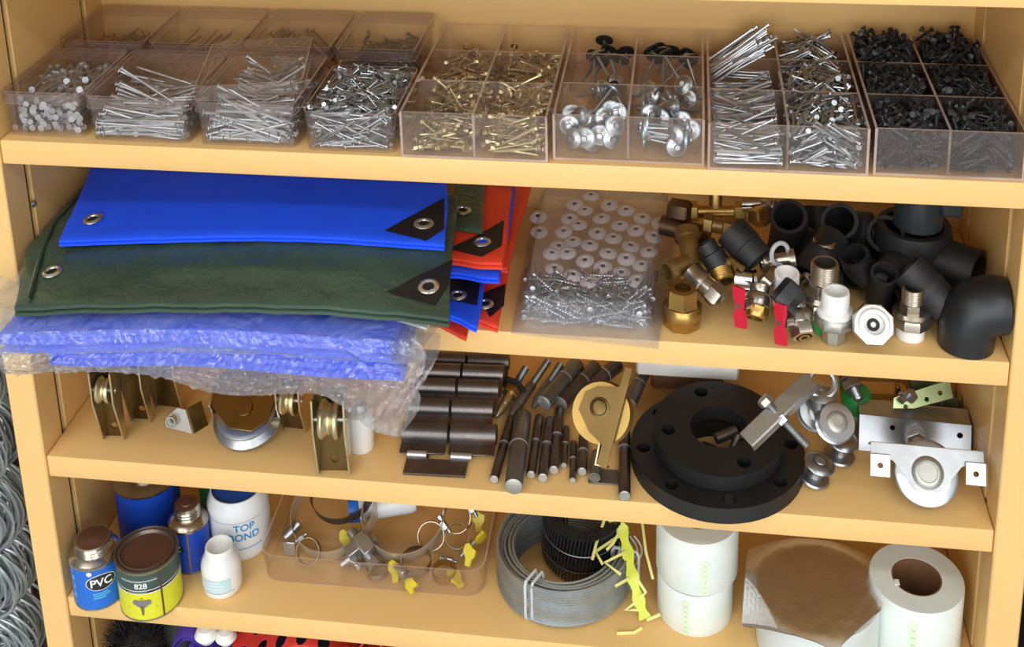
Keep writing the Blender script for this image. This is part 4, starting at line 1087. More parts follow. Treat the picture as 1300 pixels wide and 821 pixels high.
for lab, a0, a1, v_, dz in rowsH:
    r_ = .0115 if a1-a0 < 115 else .013
    pa, pb = P(a0, v_, Z3+dz+r_), P(a1, v_+(a1-a0)*.035, Z3+dz+r_)
    c = (pa+pb)/2; hinge(lab, (c.x, c.y, Z3+dz+.0004), (pb-pa).length, r_, .030, math.atan2(pb.y-pa.y, pb.x-pa.x), lean=.10 if dz < .01 else .38)
# flat butt hinge in front
p = P(551, 606, Z3)
t = thing('butt_hinge', 'flat brown steel butt hinge with two pale knuckles, in front of the barrel hinges', 'hinge', TR((p.x, p.y, Z3+.0006), .03))
b = MB(); b.plate([(-.040, 0), (.040, 0), (.040, .034), (.018, .034), (.018, .026), (-.012, .026), (-.012, .034), (-.040, .034)], .0022, [], TR((0, 0, .0026))); b.obj('leaf', 'dark_steel', t)
b = MB(); b.plate([(-.040, .001), (.040, .001), (.040, .030), (-.040, .030)], .0022); b.obj('leaf', 'dark_steel', t)
for x0_, x1_ in ((-.040, -.015), (.017, .044)):
    b = MB(); b.cyl((x0_, .033, .006), (x1_, .033, .006), .0045, n=14); b.obj('knuckle', 'cut_steel', t)
# rod hinges (turned bars in two halves with a ring between)
def rod(label, a, c_, r, mt='dark_steel', ring=.55, tip='cut_steel', group='turned steel rod hinges'):
    a, c_ = Vector(a), Vector(c_); l = (c_-a).length
    t = thing('rod_hinge', label, 'hinge', align(a, c_), group)
    b = MB(); b.lathe([(r*.96, .0006), (r, .002), (r, l*ring-.0012), (r*.92, l*ring-.0004)], 18); b.obj('lower_half', mt, t)
    b = MB(); b.lathe([(r*.92, l*ring+.0004), (r, l*ring+.0012), (r, l-.0015), (r*.9, l)], 18); b.obj('upper_half', mt, t)
    b = MB(); b.lathe([(r*.9, l*ring-.0008), (r*1.06, l*ring-.0006), (r*1.06, l*ring+.0010), (r*.9, l*ring+.0012)], 18); b.obj('ring', 'cut_steel', t)
    b = MB(); b.lathe([(0, -.0004), (r*.80, -.0003), (r*.97, .0008), (r*.97, .0030)], 18, cap=False); b.obj('end_face', tip, t)
def flatrod(label, u0, v0, u1, v1, r, **k):
    rod(label, P(u0, v0, Z3+r+.0004), P(u1, v1, Z3+r+.0004), r, **k)
flatrod('thin dark rod hinge, leftmost of the front rods', 627, 609, 650, 529, .0062)
rod('thick grey steel rod hinge, largest of the front rods', P(652, 618, Z3+.0122), P(664, 527, Z3+.0122), .0118, mt='grey_steel', ring=.55, tip='nickel_matt')
flatrod('dark rod hinge right beside the thick grey rod', 674, 603, 685, 529, .0060)
flatrod('dark rod hinge, second to the right of the thick grey rod', 689, 607, 698, 533, .0068)
flatrod('dark rod hinge reaching farthest back, third right of the thick grey rod', 703, 597, 710, 520, .0066)
flatrod('short thin dark rod hinge left of the gold gate wheel', 716, 591, 719, 543, .0045)
flatrod('shortest thin dark rod hinge below the gold gate wheel', 727, 610, 728, 562, .0046)
flatrod('short stout dark rod hinge below the gold gate wheel', 739, 599, 741, 553, .0064)
rod('dark rod hinge with a grey green tip beside the black flange', P(793, 630, Z3+.008), P(793, 548, Z3+.008), .0078, ring=.72, tip='nickel_matt')
p = P(755, 606, Z3+.008)
t = thing('plate_hinge', 'grey steel pin hinge on a small base plate under the gold gate wheel', 'hinge', TR((p.x, p.y, Z3+.0006)))
b = MB(); b.box((.012, .010, .0012), (.040, .026, .0022), .0004); b.obj('base_plate', 'grey_steel', t)
b = MB(); b.lathe([(0, 0), (.0045, 0), (.0045, .001), (.0072, .001), (.0072, .045), (0, .045)], 18, TR((0, -.004, .0098), 0, -PI/2)); b.obj('barrel', 'grey_steel', t)
# rear rods, propped up
for lab, a, c_, r_ in (('brown rod hinge behind the thick grey rod, leaning back', (690, 512, .022), (733, 462, .028), .0115), ('brown rod hinge left of the gold gate wheel, leaning back', (712, 512, .014), (757, 465, .024), .0105),
                       ('brown rod hinge behind the gold gate wheel, leaning back', (740, 498, .012), (785, 462, .02), .0105), ('grey rod hinge between the gold gate wheel and the black flange', (800, 512, .012), (818, 470, .03), .0095)):
    rod(lab, P(a[0], a[1], Z3+a[2]), P(c_[0], c_[1], Z3+c_[2]), r_, ring=.62, mt='grey_steel' if 'grey rod' in lab else 'dark_steel')
# expansion bolts
def expansion(label, a, c_, mt, washer):
    a, c_ = Vector(a), Vector(c_); l = (c_-a).length; M = align(a, c_)
    t = thing('expansion_bolt', label, 'bolt', M, 'expansion bolts')
    b = MB(); b.lathe([(0, 0), (.003, .001), (.0068, .014), (.0072, .020), (.0062, .021), (.0072, .024), (.0062, .026), (.0072, .029), (.0068, .045), (.0068, l*.55)], 16); b.obj('sleeve', mt, t)
    b = MB(); b.lathe([(.004, l*.5)]+thread(.0052, l*.55, l-.001, .0018, .0007)+[(0, l)], 14); b.obj('threaded_rod', 'grey_steel', t)
    if washer:
        b = MB(); b.lathe([(.005, l*.58), (.0185, l*.58), (.0185, l*.60), (.005, l*.60)], 22); b.obj('washer', 'black_screw', t)
        b = MB(); b.lathe([(.0115, l*.44), (.0125, l*.45), (.0125, l*.56), (.0115, l*.57)], 6); b.obj('nut', 'brass', t)
expansion('yellow zinc expansion bolt with nut and black washer', P(629, 530, Z3+.012), P(668, 466, Z3+.034), 'yellow_zinc', True)
expansion('grey expansion bolt with a long threaded end', P(648, 528, Z3+.010), P(696, 458, Z3+.030), 'grey_steel', False)
expansion('grey expansion bolt beside the brown leaning rod', P(676, 518, Z3+.016), P(712, 462, Z3+.034), 'grey_steel', False)
# gold gate wheel on a bent bracket, leaning
c = Q(764, 524, .045); M = basis(c, (-.10, -.80, .60), (.16, .5, .8))
t = thing('gate_roller', 'gold zinc gate wheel in a bent strip bracket leaning on the rods', 'pulley', TR((c.x, c.y, Z3+.0006), 0)); Mi = t.matrix_basis.inverted() @ M
b = MB(); b.lathe([(.008, -.016), (.034, -.016), (.0385, -.013), (.0385, -.010), (.030, -.002), (.0365, .004), (.0365, .006), (.008, .006)], 34, Mi); b.obj('wheel', 'gold_zinc', t)
b = MB(); b.plate([(-.024, .020), (-.028, -.002), (-.010, -.024), (.008, -.034), (.016, -.034), (.020, .036), (-.010, .030)], .0030, [], Mi @ TR((0, 0, .0085))); b.obj('side_plate', 'gold_dark', t)
b = MB(); b.plate([(.008, -.058), (.021, -.060), (.029, .060), (.020, .060)], .0026, [], Mi @ TR((0, 0, .0120))); b.obj('strip', 'gold_dark', t)
b = MB(); b.box((.0065, -.047, .003), (.0022, .026, .020), .0004, Mi); b.box((.014, -.0585, .003), (.014, .0022, .02), .0004, Mi); b.obj('bent_foot', 'yellow_zinc', t)
b = MB(); b.lathe([(.0125, .0112), (.0125, .0130), (.0095, .0140), (.0085, .0165), (.006, .0172), (0, .0168)], 20, Mi @ TR((-.002, .006, 0))); b.obj('axle_boss', 'gold_dark', t)
# two black flanges, the smaller lying on the larger
fx, fy = .2755, .0845
R1, R2, R3 = .110, .0825, .036
def ringplate(b, R, ri, holes, z0, z1, n=56, mi=0):
    out = [(R*math.cos(2*PI*i/n), R*math.sin(2*PI*i/n)) for i in range(n)]
    b.plate(out, z1-z0, [[(ri*math.cos(2*PI*i/36), ri*math.sin(2*PI*i/36)) for i in range(36)]]+[(hx, hy, hr) for hx, hy, hr in holes], TR((0, 0, z0)))
h1 = [(.0945*math.cos(a), .0945*math.sin(a), .0090) for a in [math.radians(k) for k in (8, 53, 98, 143, 188, 233, 278, 323)]]
b = MB(); ringplate(b, R1, R3+.010, h1, 0, .022); o = b.obj('pipe_flange', 'cast_black', None, TR((fx, fy, Z3+.0006)), ang=30)
tag(o, 'big black pipe flange with eight bolt holes lying flat on the shelf', 'flange', 'black pipe flanges')
h2 = [(.0640*math.cos(a), .0640*math.sin(a), .0088) for a in [math.radians(k) for k in (22, 110, 190, 298)]]
b = MB(); ringplate(b, R2, R3, h2, 0, .022); o = b.obj('pipe_flange', 'cast_black', None, TR((fx+.001, fy+.001, Z3+.0305), 0, .085), ang=30)
tag(o, 'smaller black pipe flange with four bolt holes on top of the big one', 'flange', 'black pipe flanges')
# rod inside its bore, small dark elbow piece
rod('thin dark rod hinge lying inside the bore of the black flange', Vector((fx+.030, fy-.030, Z3+.028)), Vector((fx-.018, fy+.012, Z3+.012)), .0058, ring=.6)
b = MB(); b.cyl((fx-.002, fy+.004, Z3+.030), (fx+.024, fy+.018, Z3+.034), .007); b.cyl((fx+.016, fy-.006, Z3+.012), (fx+.028, fy+.014, Z3+.03), .006)
fit('dark_stud', 'short dark steel stud in the bore of the black flange', b, 'dark_steel', 'stud')
# white carton above flange
a0, a1 = Q(808, 473, .20), Q(938, 477, .20)
b = MB(); b.box(((a0.x+a1.x)/2, .235, a0.z+.030), (a1.x-a0.x, .085, .058), .003); fit('white_carton', 'white carton behind the black flange under the upper shelf', b, 'white_plastic', 'box')
b = MB(); b.box(((a0.x+a1.x)/2, .245, (Z3+a0.z)/2), (.10, .05, a0.z-Z3-.002), .003); fit('brown_carton', 'brown carton under the white carton behind the flange', b, mat('carton', (120, 84, 56), .8), 'box')

# channel clip with bolt across the flange
a, c_ = Q(946, 556, .015), Q(1030, 482, .075)
d = (c_-a); M = basis((a+c_)/2, (-.25, -.45, .85), d)
t = thing('bolt_bracket', 'zinc channel clip with a long bolt resting across the black flange', 'bracket', TR(((a+c_)/2)))
Mi = t.matrix_basis.inverted() @ M; l_ = d.length
b = MB(); b.box((0, 0, 0), (.021, l_, .0024), .0005, Mi); b.obj('channel_web', 'nickel_matt', t)
for s_ in (-1, 1):
    b = MB(); b.box((s_*.0105, 0, -.006), (.0022, l_, .013), .0005, Mi); b.obj('channel_flange', 'zinc', t)
n0 = t.matrix_basis.inverted() @ Q(968, 505, .050); n1 = t.matrix_basis.inverted() @ Q(1026, 567, .030)
dd = (n1-n0).normalized(); L2 = (n1-n0).length
b = MB(); b.lathe([(.004, 0)]+thread(.0052, .002, L2-.002, .0017, .0006)+[(0, L2)], 14, align(n0, n1)); b.obj('bolt', 'zinc', t)
b = MB(); b.lathe([(.0085, .000), (.0095, .001), (.0095, .008), (.0085, .009)], 6, align(n0, n1)); b.obj('nut', 'nickel_matt', t)
b = MB(); b.lathe([(.0095, L2*.34), (.0105, L2*.35), (.0105, L2*.35+.009), (.0095, L2*.35+.010)], 6, align(n0, n1)); b.obj('nut', 'zinc', t)

# --- zinc rollers on the right
def spool(label, c, ax, R, w, stem=None):
    ax = Vector(ax).normalized(); c = Vector(c); M = basis(c, ax, (0, .3, 1))
    t = thing('flanged_roller', label, 'roller', TR((c.x, c.y, Z3+.0006)), 'zinc flanged rollers'); Mi = t.matrix_basis.inverted() @ M
    for s_ in (-1, 1):
        b = MB(); b.lathe([(R*.3, s_*w/2+.003*s_), (R*.40, s_*w/2+.0036*s_), (R*.62, s_*w/2+.0030*s_), (R*.95, s_*w/2+.0005*s_), (R, s_*w/2-.001*s_), (R*.92, s_*w/2-.003*s_), (R*.5, s_*w/2-.005*s_)], 28, Mi); b.obj('flange_disc', 'zinc_bright', t)
        b = MB(); b.lathe([(0, s_*(w/2+.0042)), (R*.30, s_*(w/2+.0042)), (R*.33, s_*(w/2+.0030))], 20, Mi, cap=False); b.obj('axle_end', 'nickel_matt', t)
    b = MB(); b.lathe([(R*.55, -w/2), (R*.50, -w*.3), (R*.50, w*.3), (R*.55, w/2)], 24, Mi); b.obj('hub', 'zinc', t)
    if stem:
        b = MB(); b.cyl(t.matrix_basis.inverted() @ c, t.matrix_basis.inverted() @ (c+Vector(stem)), .005); b.obj('stem', 'zinc', t)
z_ = Z3
cA = P(1037, 598, Z3+.0185); spool('zinc flanged roller nearest the viewer beside the black flanges', (cA.x, cA.y, Z3+.0205), (.22, -.12, .95), .0195, .025)
cB = P(1067, 578, Z3+.0185); spool('zinc flanged roller right behind the nearest one', (cB.x+.002, cB.y+.012, Z3+.0215), (.10, -.15, .95), .0195, .027)
def pulley(label, c, ax, R, w, g, mt='zinc'):
    c = Vector(c); M = basis(c, ax, (0, .3, 1))
    t = thing('small_pulley', label, 'pulley', TR((c.x, c.y, Z3+.0006))); Mi = t.matrix_basis.inverted() @ M
    b = MB(); b.lathe(wheel_prof(R, w, g), 30, Mi); b.obj('wheel', mt, t)
    b = MB(); b.lathe([(R*.3, -w*.62), (R*.55, -w*.60), (R*.55, w*.58), (R*.42, w*.68), (R*.30, w*.68), (R*.28, w*.55), (0, w*.55)], 24, Mi); b.obj('hub', 'nickel_matt', t)
    return t
cP = Q(1060, 537, .070); pulley('zinc grooved pulley wheel above the flanged rollers', cP, (.25, -.62, .74), .0240, .017, .007, 'zinc_bright')
cP = Q(1037, 522, .10); pulley('dull zinc swivel pulley at the edge of the black flange', cP, (.10, -.75, .65), .0245, .020, .006)
# eye bolt on top
c = Q(1043, 494, .10)
t = thing('swivel_eye', 'zinc swivel eye standing above the pulleys', 'hook', TR(c))
b = MB(); b.torus(.0165, .0042, 26, 8, basis((0, .0, .010), (0, -.8, .6), (0, .6, .8))); b.obj('eye_ring', 'zinc', t)
b = MB(); b.lathe([(.020, -.020), (.0205, -.006), (.017, -.002), (.010, .002), (0, .003)], 24); b.obj('swivel_body', 'zinc', t)
# green capped bolt
p = P(1085, 535, Z3)
t = thing('capped_bolt', 'steel bolt lying over a bright green plastic cap', 'bolt', TR((p.x, p.y, Z3+.0006)))
b = MB(); b.lathe([(.016, 0), (.017, .004), (.017, .018), (.0165, .020)], 22); b.obj('grey_base', 'nickel_matt', t)
b = MB(); b.lathe([(.0165, .0195), (.0195, .021), (.0195, .044), (.018, .048), (.012, .050), (0, .050)], 26); b.obj('green_cap', 'green_plastic', t, label='bright green plastic cap')
q0 = t.matrix_basis.inverted() @ Q(1091, 508, p.y-.035); q1 = t.matrix_basis.inverted() @ Q(1076, 476, p.y-.005)
b = MB(); b.lathe([(.0055, 0)]+thread(.0068, .001, .020, .002, .0008)+[(.0068, (q1-q0).length)], 14, align(q0, q1)); b.obj('threaded_end', 'zinc_bright', t)
b = MB(); b.lathe([(.0115, .016), (.0128, .017), (.0128, .027), (.0115, .028)], 6, align(q0, q1)); b.lathe([(.0150, .028), (.0150, .0305)], 20, align(q0, q1)); b.obj('nut', 'zinc_bright', t)
# long zinc angle carriage with hex bolt
a, c_ = P(1094, 571, Z3), P(1236, 586, Z3)
ang = math.atan2(c_.y-a.y, c_.x-a.x); L_ = min((c_-a).length, .138)
mid = (a+c_)/2; mid.x -= .004
t = thing('channel_carriage', 'long shiny zinc channel with drilled holes and a hex bolt', 'bracket', TR((mid.x, mid.y, Z3+.0006), ang))
hL = .046
b = MB(); Mf = TR((0, 0, 0), 0, PI/2-.30)
b.plate([(-L_/2, 0), (L_/2, 0), (L_/2, hL), (-L_/2, hL)], .0025, [(-L_*.37, .010, .0032), (-L_*.20, .033, .0034), (L_*.18, .009, .0034), (L_*.40, .032, .0038)], Mf); b.obj('front_face', 'zinc_bright', t)
top = Mf @ Vector((0, hL, 0))
b = MB(); b.box((0, top.y+.015, top.z-.0012), (L_, .032, .0025), .0006); b.obj('top_face', 'zinc', t)
b = MB(); b.box((0, top.y+.030, top.z/2), (L_, .0025, top.z), .0005); b.obj('rear_face', 'zinc', t)
q0 = Mf @ Vector((.002, .026, -.002)); nrm = (Mf.to_3x3() @ Vector((0, .10, 1))); nrm = Vector((0, -.72, .10)).normalized()
Mb = align(q0, q0+nrm)
b = MB(); b.lathe([(.0165, 0), (.0165, .002)], 22, Mb); b.lathe([(.0140, .002), (.0150, .003), (.0150, .011), (.0140, .012)], 6, Mb, ph=.5); b.lathe([(.0140, .013), (.0150, .014), (.0150, .021), (.0138, .022)], 6, Mb, ph=.5); b.obj('nut', 'zinc', t)
b = MB(); b.lathe([(.009, .020)]+thread(.0098, .022, .030, .002, .0008)+[(0, .0305)], 18, Mb); b.obj('bolt_end', 'zinc', t)
# U groove wheel bracket in front
bs_ = Vector((.5255, .034, Z3+.0465))
t = thing('groove_pulley', 'shiny zinc bracket with a round groove wheel, at the right front', 'pulley', TR((bs_.x, bs_.y, Z3+.0006)))
Mw = t.matrix_basis.inverted() @ basis(bs_, (-.03, -.75, .66), (.02, .66, .75))
b = MB(); b.plate([(-.046, .012), (-.040, .010), (-.014, -.021), (.014, -.021), (.040, .010), (.046, .012), (.066, .012), (.066, .028), (-.066, .028), (-.066, .012)], .0026, [], Mw); b.obj('face_plate', 'zinc', t)
for s_ in (-1, 1):
    b = MB(); b.plate([(-.0115, -.013), (.0115, -.013), (.0115, .013), (-.0115, .013)], .0026, [(0, 0, .0034)], Mw @ TR((s_*.0555, .004, .003), 0, .35)); b.obj('foot_tab', 'zinc', t)
b = MB(); b.box((0, .0285, -.012), (.132, .0026, .028), .0006, Mw); b.obj('top_plate', 'nickel_matt', t)
b = MB(); b.lathe([(.008, -.030), (.034, -.030), (.038, -.027), (.038, -.024), (.030, -.016), (.038, -.008), (.038, -.005), (.034, -.003), (.008, -.003)], 40, Mw); b.obj('wheel', 'zinc_bright', t)
b = MB(); b.lathe([(.019, .0026), (.016, .0052), (.013, .0064), (.0115, .0064), (.011, .0052), (0, .0054)], 26, Mw); b.obj('axle_boss', 'nickel_matt', t)
# latch plates behind
mat('green_zinc', (150, 164, 120), .32, .85, .25, 25)
c = Q(1170, 508, .165)
t = thing('hasp_latch', 'greenish zinc hasp with drilled strap and wing bolt behind the channel', 'latch', TR((c.x, c.y, Z3+.0006), .1))
zc = c.z-Z3
b = MB(); b.plate([(-.040, -.010), (.040, .010), (.038, .032), (-.036, .010)], .0025, [(-.022, -.001, .003), (.006, .008, .003), (.024, .016, .003)], TR((0, -.004, zc-.006), 0, 1.0, 0)); b.obj('strap', 'green_zinc', t)
b = MB(); b.box((.004, .016, (zc)/2), (.060, .004, zc), .001); b.obj('stand_plate', 'nickel_matt', t)
b = MB(); b.cyl((-.030, -.012, zc+.006), (-.010, .004, zc+.010), .0035); b.lathe([(.009, 0), (.009, .007)], 6, align((-.018, -.006, zc+.008), (-.006, .006, zc+.010))); b.obj('wing_bolt', 'zinc', t)
c = Q(1218, 512, .155)
t = thing('corner_plate', 'olive zinc corner plate with holes leaning at the right side panel', 'bracket', TR((.562, .190, Z3+.0006), 0))
b = MB(); b.plate([(-.030, 0), (.034, 0), (.032, .030), (-.005, .075), (-.030, .075)], .0025, [(-.012, .040, .004), (.008, .018, .004), (-.015, .015, .004)], Matrix.Rotation(PI/2-.25, 4, 'X')); b.obj('plate', 'green_zinc', t)
b = MB(); b.box((.0335, .012, .018), (.0025, .020, .034), .0005); b.obj('return_flange', 'green_zinc', t)
c = Q(1112, 487, .215)
t = thing('loop_strap', 'yellow zinc strap with a long slot lying at the back of the third shelf', 'bracket', TR((c.x, .20, Z3+.0006), .05))
slot = [(-.030+.008*math.cos(a), .008*math.sin(a)) for a in [PI/2+PI*i/6 for i in range(7)]]+[(.030+.008*math.cos(a), .008*math.sin(a)) for a in [-PI/2+PI*i/6 for i in range(7)]]
b = MB(); b.plate([(-.05, -.015), (.05, -.015), (.05, .015), (-.05, .015)], .003, [slot], TR((0, 0, c.z-Z3+.004), 0, .7)); b.obj('strap', 'gold_zinc', t)
b = MB(); b.box((-.03, .016, (c.z-Z3)/2), (.006, .012, c.z-Z3-.004), .001); b.box((.03, .016, (c.z-Z3)/2), (.006, .012, c.z-Z3-.004), .001); b.obj('legs', 'gold_zinc', t)
# ------------------------------------------------------------------ shelf 4: cans, tubs, clamp tray, coils, tapes
def proj_v(p):
    d = Vector(p)-CAM; return PY-FPX*(d.dot(UPV))/d.dot(FWD)
def top_z(x, y, v):
    lo, hi = .0, 2.2
    for i in range(40):
        m_ = (lo+hi)/2
        if proj_v((x, y, m_)) > v: lo = m_
        else: hi = m_
    return lo
def text_mesh(s, size, wrap_r=None, ang0=0., z=0., depth=.0, shear=0., sx=1.):
    "flat lettering, wrapped round a cylinder about z of radius wrap_r, centred at angle ang0 (0 = towards -y)"
    cu = bpy.data.curves.new('t', 'FONT'); cu.body = s; cu.size = size; cu.align_x = 'CENTER'; cu.align_y = 'CENTER'; cu.shear = shear; cu.offset = size*.022
    o = bpy.data.objects.new('t', cu); COL.objects.link(o)
    me = bpy.data.meshes.new_from_object(o.evaluated_get(bpy.context.evaluated_depsgraph_get()))
    bpy.data.objects.remove(o); bpy.data.curves.remove(cu)
    b = MB(); vs = []
    bm = bmesh.new(); bm.from_mesh(me); bpy.data.meshes.remove(me)
    bmesh.ops.triangulate(bm, faces=bm.faces[:]); 
    for v in bm.verts:
        x, y = v.co.x*sx, v.co.y
        if wrap_r:
            a = ang0+x/wrap_r; v.co = Vector((wrap_r*math.sin(a), -wrap_r*math.cos(a), z+y))
        else: v.co = Vector((x, 0, y))
    b.bm(bm); return b
def band(r, z0, z1, a0=None, a1=None, n=36):
    b = MB()
    if a0 is None: b.lathe([(r, z0), (r, z1)], n, cap=False)
    else: b.lathe([(r, z0), (r, z1)], 14, cap=False, a0=a0-PI/2, a1=a1-PI/2)
    return b
mat('can_blue', (28, 106, 208), .35, .0, .05); mat('can_blue_deep', (22, 72, 190), .4, .1, .08, 20, .1, 500)
mat('can_yellow', (216, 216, 44), .35); mat('can_black', (34, 38, 38), .4); mat('can_green', (38, 104, 60), .4); mat('can_red', (206, 72, 48), .4)
mat('tin', (176, 168, 154), .22, .95, .1, 30); mat('tin_dull', (132, 122, 112), .38, .85, .15, 30); mat('brown_cap', (108, 76, 62), .4, .4, .15, 30)
mat('print_white', (236, 240, 244), .45); mat('print_cyan', (86, 176, 224), .45); mat('print_blue', (60, 150, 210), .45); mat('print_grey', (120, 120, 124), .45)
mat('tub_white', (226, 232, 238), .32); mat('tub_blue', (26, 84, 190), .35); mat('milk_white', (232, 234, 232), .3, 0, .03)
def can(label, x, y, r, h, body_mt, cap_r, cap_h, cap_mt, flat=False, group='cement cans', z=Z4):
    t = thing('cement_can', label, 'can', TR((x, y, z+.0006)), group)
    b = MB(); b.lathe([(0, 0), (r*.96, 0), (r, .0015), (r, h)], 36, cap=False); b.obj('body', body_mt, t)
    b = MB(); b.lathe([(r*1.012, 0), (r*1.012, .0022), (r, .0024)], 36, cap=False); b.obj('bottom_rim', 'tin', t)
    if flat:
        b = MB(); b.lathe([(r, h-.001), (r*1.03, h), (r*1.03, h+.003), (r*.97, h+.0035), (r*.95, h+.001), (r*.90, h+.0005), (r*.88, h+.003), (r*.84, h+.0035), (r*.80, h-.001), (r*.78, h-.0015), (0, h-.0015)], 40); l_ = b.obj('lid', cap_mt, t)
    else:
        b = MB(); b.lathe([(r*1.02, h-.001), (r*1.025, h+.002), (r*.97, h+.003), (r*.86, h+.007), (cap_r*1.02, h+.009)], 36, cap=False); b.obj('shoulder', 'tin', t)
        c0 = h+.008
        pr = []
        for i in range(3): pr += [(cap_r*1.04, c0+cap_h*i/4), (cap_r*1.10, c0+cap_h*(i+.5)/4)]
        b = MB(); b.lathe([(cap_r*1.04, c0-.002)]+pr+[(cap_r*1.02, c0+cap_h*.75), (cap_r, c0+cap_h)], 30); b.obj('neck_ring', 'tin', t)
        b = MB(); b.lathe([(cap_r*1.0, c0+cap_h*.7), (cap_r*1.0, c0+cap_h*.96), (cap_r*.92, c0+cap_h), (cap_r*.5, c0+cap_h*1.02), (cap_r*.42, c0+cap_h*1.10), (0, c0+cap_h*1.10)], 28); b.obj('cap', cap_mt, t)
    return t
# 1: blue pvc can front left
x, y, r = -.5580, .014, .0338; h = top_z(x, y, 698)-Z4-.002; h = min(h, .078)
c1 = can('blue PVC cement can with brown screw cap, at the left post', x, y, r, .066, 'can_blue', .0235, .016, 'brown_cap')
a_ = .62
b = MB(); b.v = []; n = 26; rr = r+.0004
pts = [(a_+.020*math.cos(2*PI*i/n)/rr, .046+.0125*math.sin(2*PI*i/n)) for i in range(n)]
def patchwrap(pts, rr, c):
    vs = [(rr*math.sin(a), -rr*math.cos(a), z) for a, z in pts]; ca = c
    vs.append((rr*1.0*math.sin(c[0]), -rr*1.0*math.cos(c[0]), c[1])); m_ = len(pts)
    return MB().add(vs, [(i, (i+1) % m_, m_) for i in range(m_)])
def ellwrap(a0, z0, ra, rz, rr, n=30, tilt=0.):
    pts = []
    for k in (1., .75, .5, .25):
        pts.append([(a0+(ra*k*math.cos(2*PI*i/n)-tilt*rz*k*math.sin(2*PI*i/n)*0)/rr, z0+rz*k*math.sin(2*PI*i/n)+tilt*ra*k*math.cos(2*PI*i/n)) for i in range(n)])
    b = MB(); vs = []; fs = []
    for ring in pts: vs += [(rr*math.sin(a), -rr*math.cos(a), z) for a, z in ring]
    for k in range(3):
        for i in range(n): fs.append((k*n+i, k*n+(i+1) % n, (k+1)*n+(i+1) % n, (k+1)*n+i))
    fs.append(tuple(3*n+i for i in range(n)))
    return b.add(vs, fs)
ov = ellwrap(a_, .044, .0205, .0125, r+.0005).obj('label_oval', 'print_white', c1)
ellwrap(a_, .044, .0195, .0115, r+.0008).obj('label_field', 'can_black', ov)
text_mesh('PVC', .0165, r+.0011, a_, .044).obj('lettering', 'print_white', ov, label='white PVC lettering')
for z_, w_, a2 in ((.026, .020, .55), (.0225, .022, .6), (.019, .016, .5)):
    b = MB(); b.lathe([(r+.0005, z_), (r+.0005, z_+.0022)], 10, cap=False, a0=a2-PI/2-w_/r/2, a1=a2-PI/2+w_/r/2); b.obj('print_line', 'print_cyan', c1)
for z_, s_ in ((.050, .004), (.036, .0035), (.022, .0045)):
    ellwrap(-.55, z_, s_*.7, s_, r+.0005).obj('print_mark', 'print_cyan', c1)
ellwrap(.20, .060, .0035, .0035, r+.0005).obj('print_dot', 'print_white', c1)
# 2: yellow and black 828 can
x, y, r = -.4825, .013, .0415; c2 = can('yellow and dark green 828 contact glue tin with flat lid, front left', x, y, r, .076, 'can_yellow', 0, 0, 'tin_dull', flat=True)
b = MB(); b.lathe([(r*.79, .0752), (0, .0752)], 36, cap=False); b.obj('lid_panel', 'brown_cap', c2)
mat('can_teal', (62, 84, 76), .4, .1)
band(r+.0003, .050, .0745).obj('upper_label', 'can_teal', c2); band(r+.0004, .0455, .0500).obj('black_band', 'can_black', c2)
band(r+.0005, .0490, .0500).obj('white_line', 'print_white', c2); band(r+.0005, .0445, .0455).obj('white_line', 'print_white', c2)
text_mesh('828', .0115, r+.0008, .18, .0570).obj('lettering', 'print_white', c2, label='white number 828')
for z_, a0, w_ in ((.0650, .1, .05), (.0635, .1, .05)): 
    b = MB(); b.lathe([(r+.0006, z_), (r+.0006, z_+.0005)], 10, cap=False, a0=a0-PI/2-w_/r/2, a1=a0-PI/2+w_/r/2); b.obj('print_line', 'print_white', c2)
b = MB(); b.lathe([(r+.0007, .0468), (r+.0007, .0486)], 10, cap=False, a0=.05-PI/2-.30, a1=.05-PI/2+.30); b.obj('print_line', 'print_grey', c2)
# emblem: grey head over a red triangle
e = MB(); rr = r+.0006
tri = lambda pts, rr: MB().add([(rr*math.sin(a), -rr*math.cos(a), z) for a, z in pts], [tuple(range(len(pts)))])
tri([(-.34, .019), (.66, .019), (.16, .039)], r+.0006).obj('emblem_triangle', 'can_red', c2)
ellwrap(.16, .029, .0085, .0060, r+.0009).obj('emblem_shape', 'print_grey', c2); ellwrap(-.02, .031, .0050, .0040, r+.0011).obj('emblem_shape', 'print_grey', c2); ellwrap(.34, .031, .0050, .0040, r+.0011).obj('emblem_shape', 'print_grey', c2)
tri([(.10, .026), (.22, .026), (.18, .011), (.14, .011)], r+.0012).obj('emblem_shape', 'tin_dull', c2)
b = MB(); b.lathe([(r+.0008, .002), (r+.0008, .074)], 2, cap=False, a0=.80-PI/2-.03, a1=.80-PI/2+.03); b.obj('seam', 'brown_cap', c2, label='rusty side seam')
# 3: slim blue can with dark cap
x, y = -.4515, .082; c3 = can('slim blue cement can with dark ribbed cap, behind the yellow tin', x, y, .0270, .068, 'can_blue_deep', .0165, .020, 'brown_cap')
ellwrap(-.38, .042, .012, .008, .0275).obj('label_field', 'can_black', c3); text_mesh('C', .012, .0279, -.25, .042).obj('lettering', 'print_white', c3)
b = MB(); b.lathe([(.0274, .002), (.0274, .066)], 2, cap=False, a0=.30-PI/2-.05, a1=.30-PI/2+.05); b.obj('seam', 'tin_dull', c3)
# 4: large blue can at the back, 5: green can behind it
can('large blue cement can with shiny neck, behind the front left can', -.535, .135, .0450, .088, 'can_blue_deep', .021, .020, 'tin')
can('green can standing at the back behind the slim blue can', -.452, .195, .0300, .086, 'can_green', .018, .012, 'tin_dull')
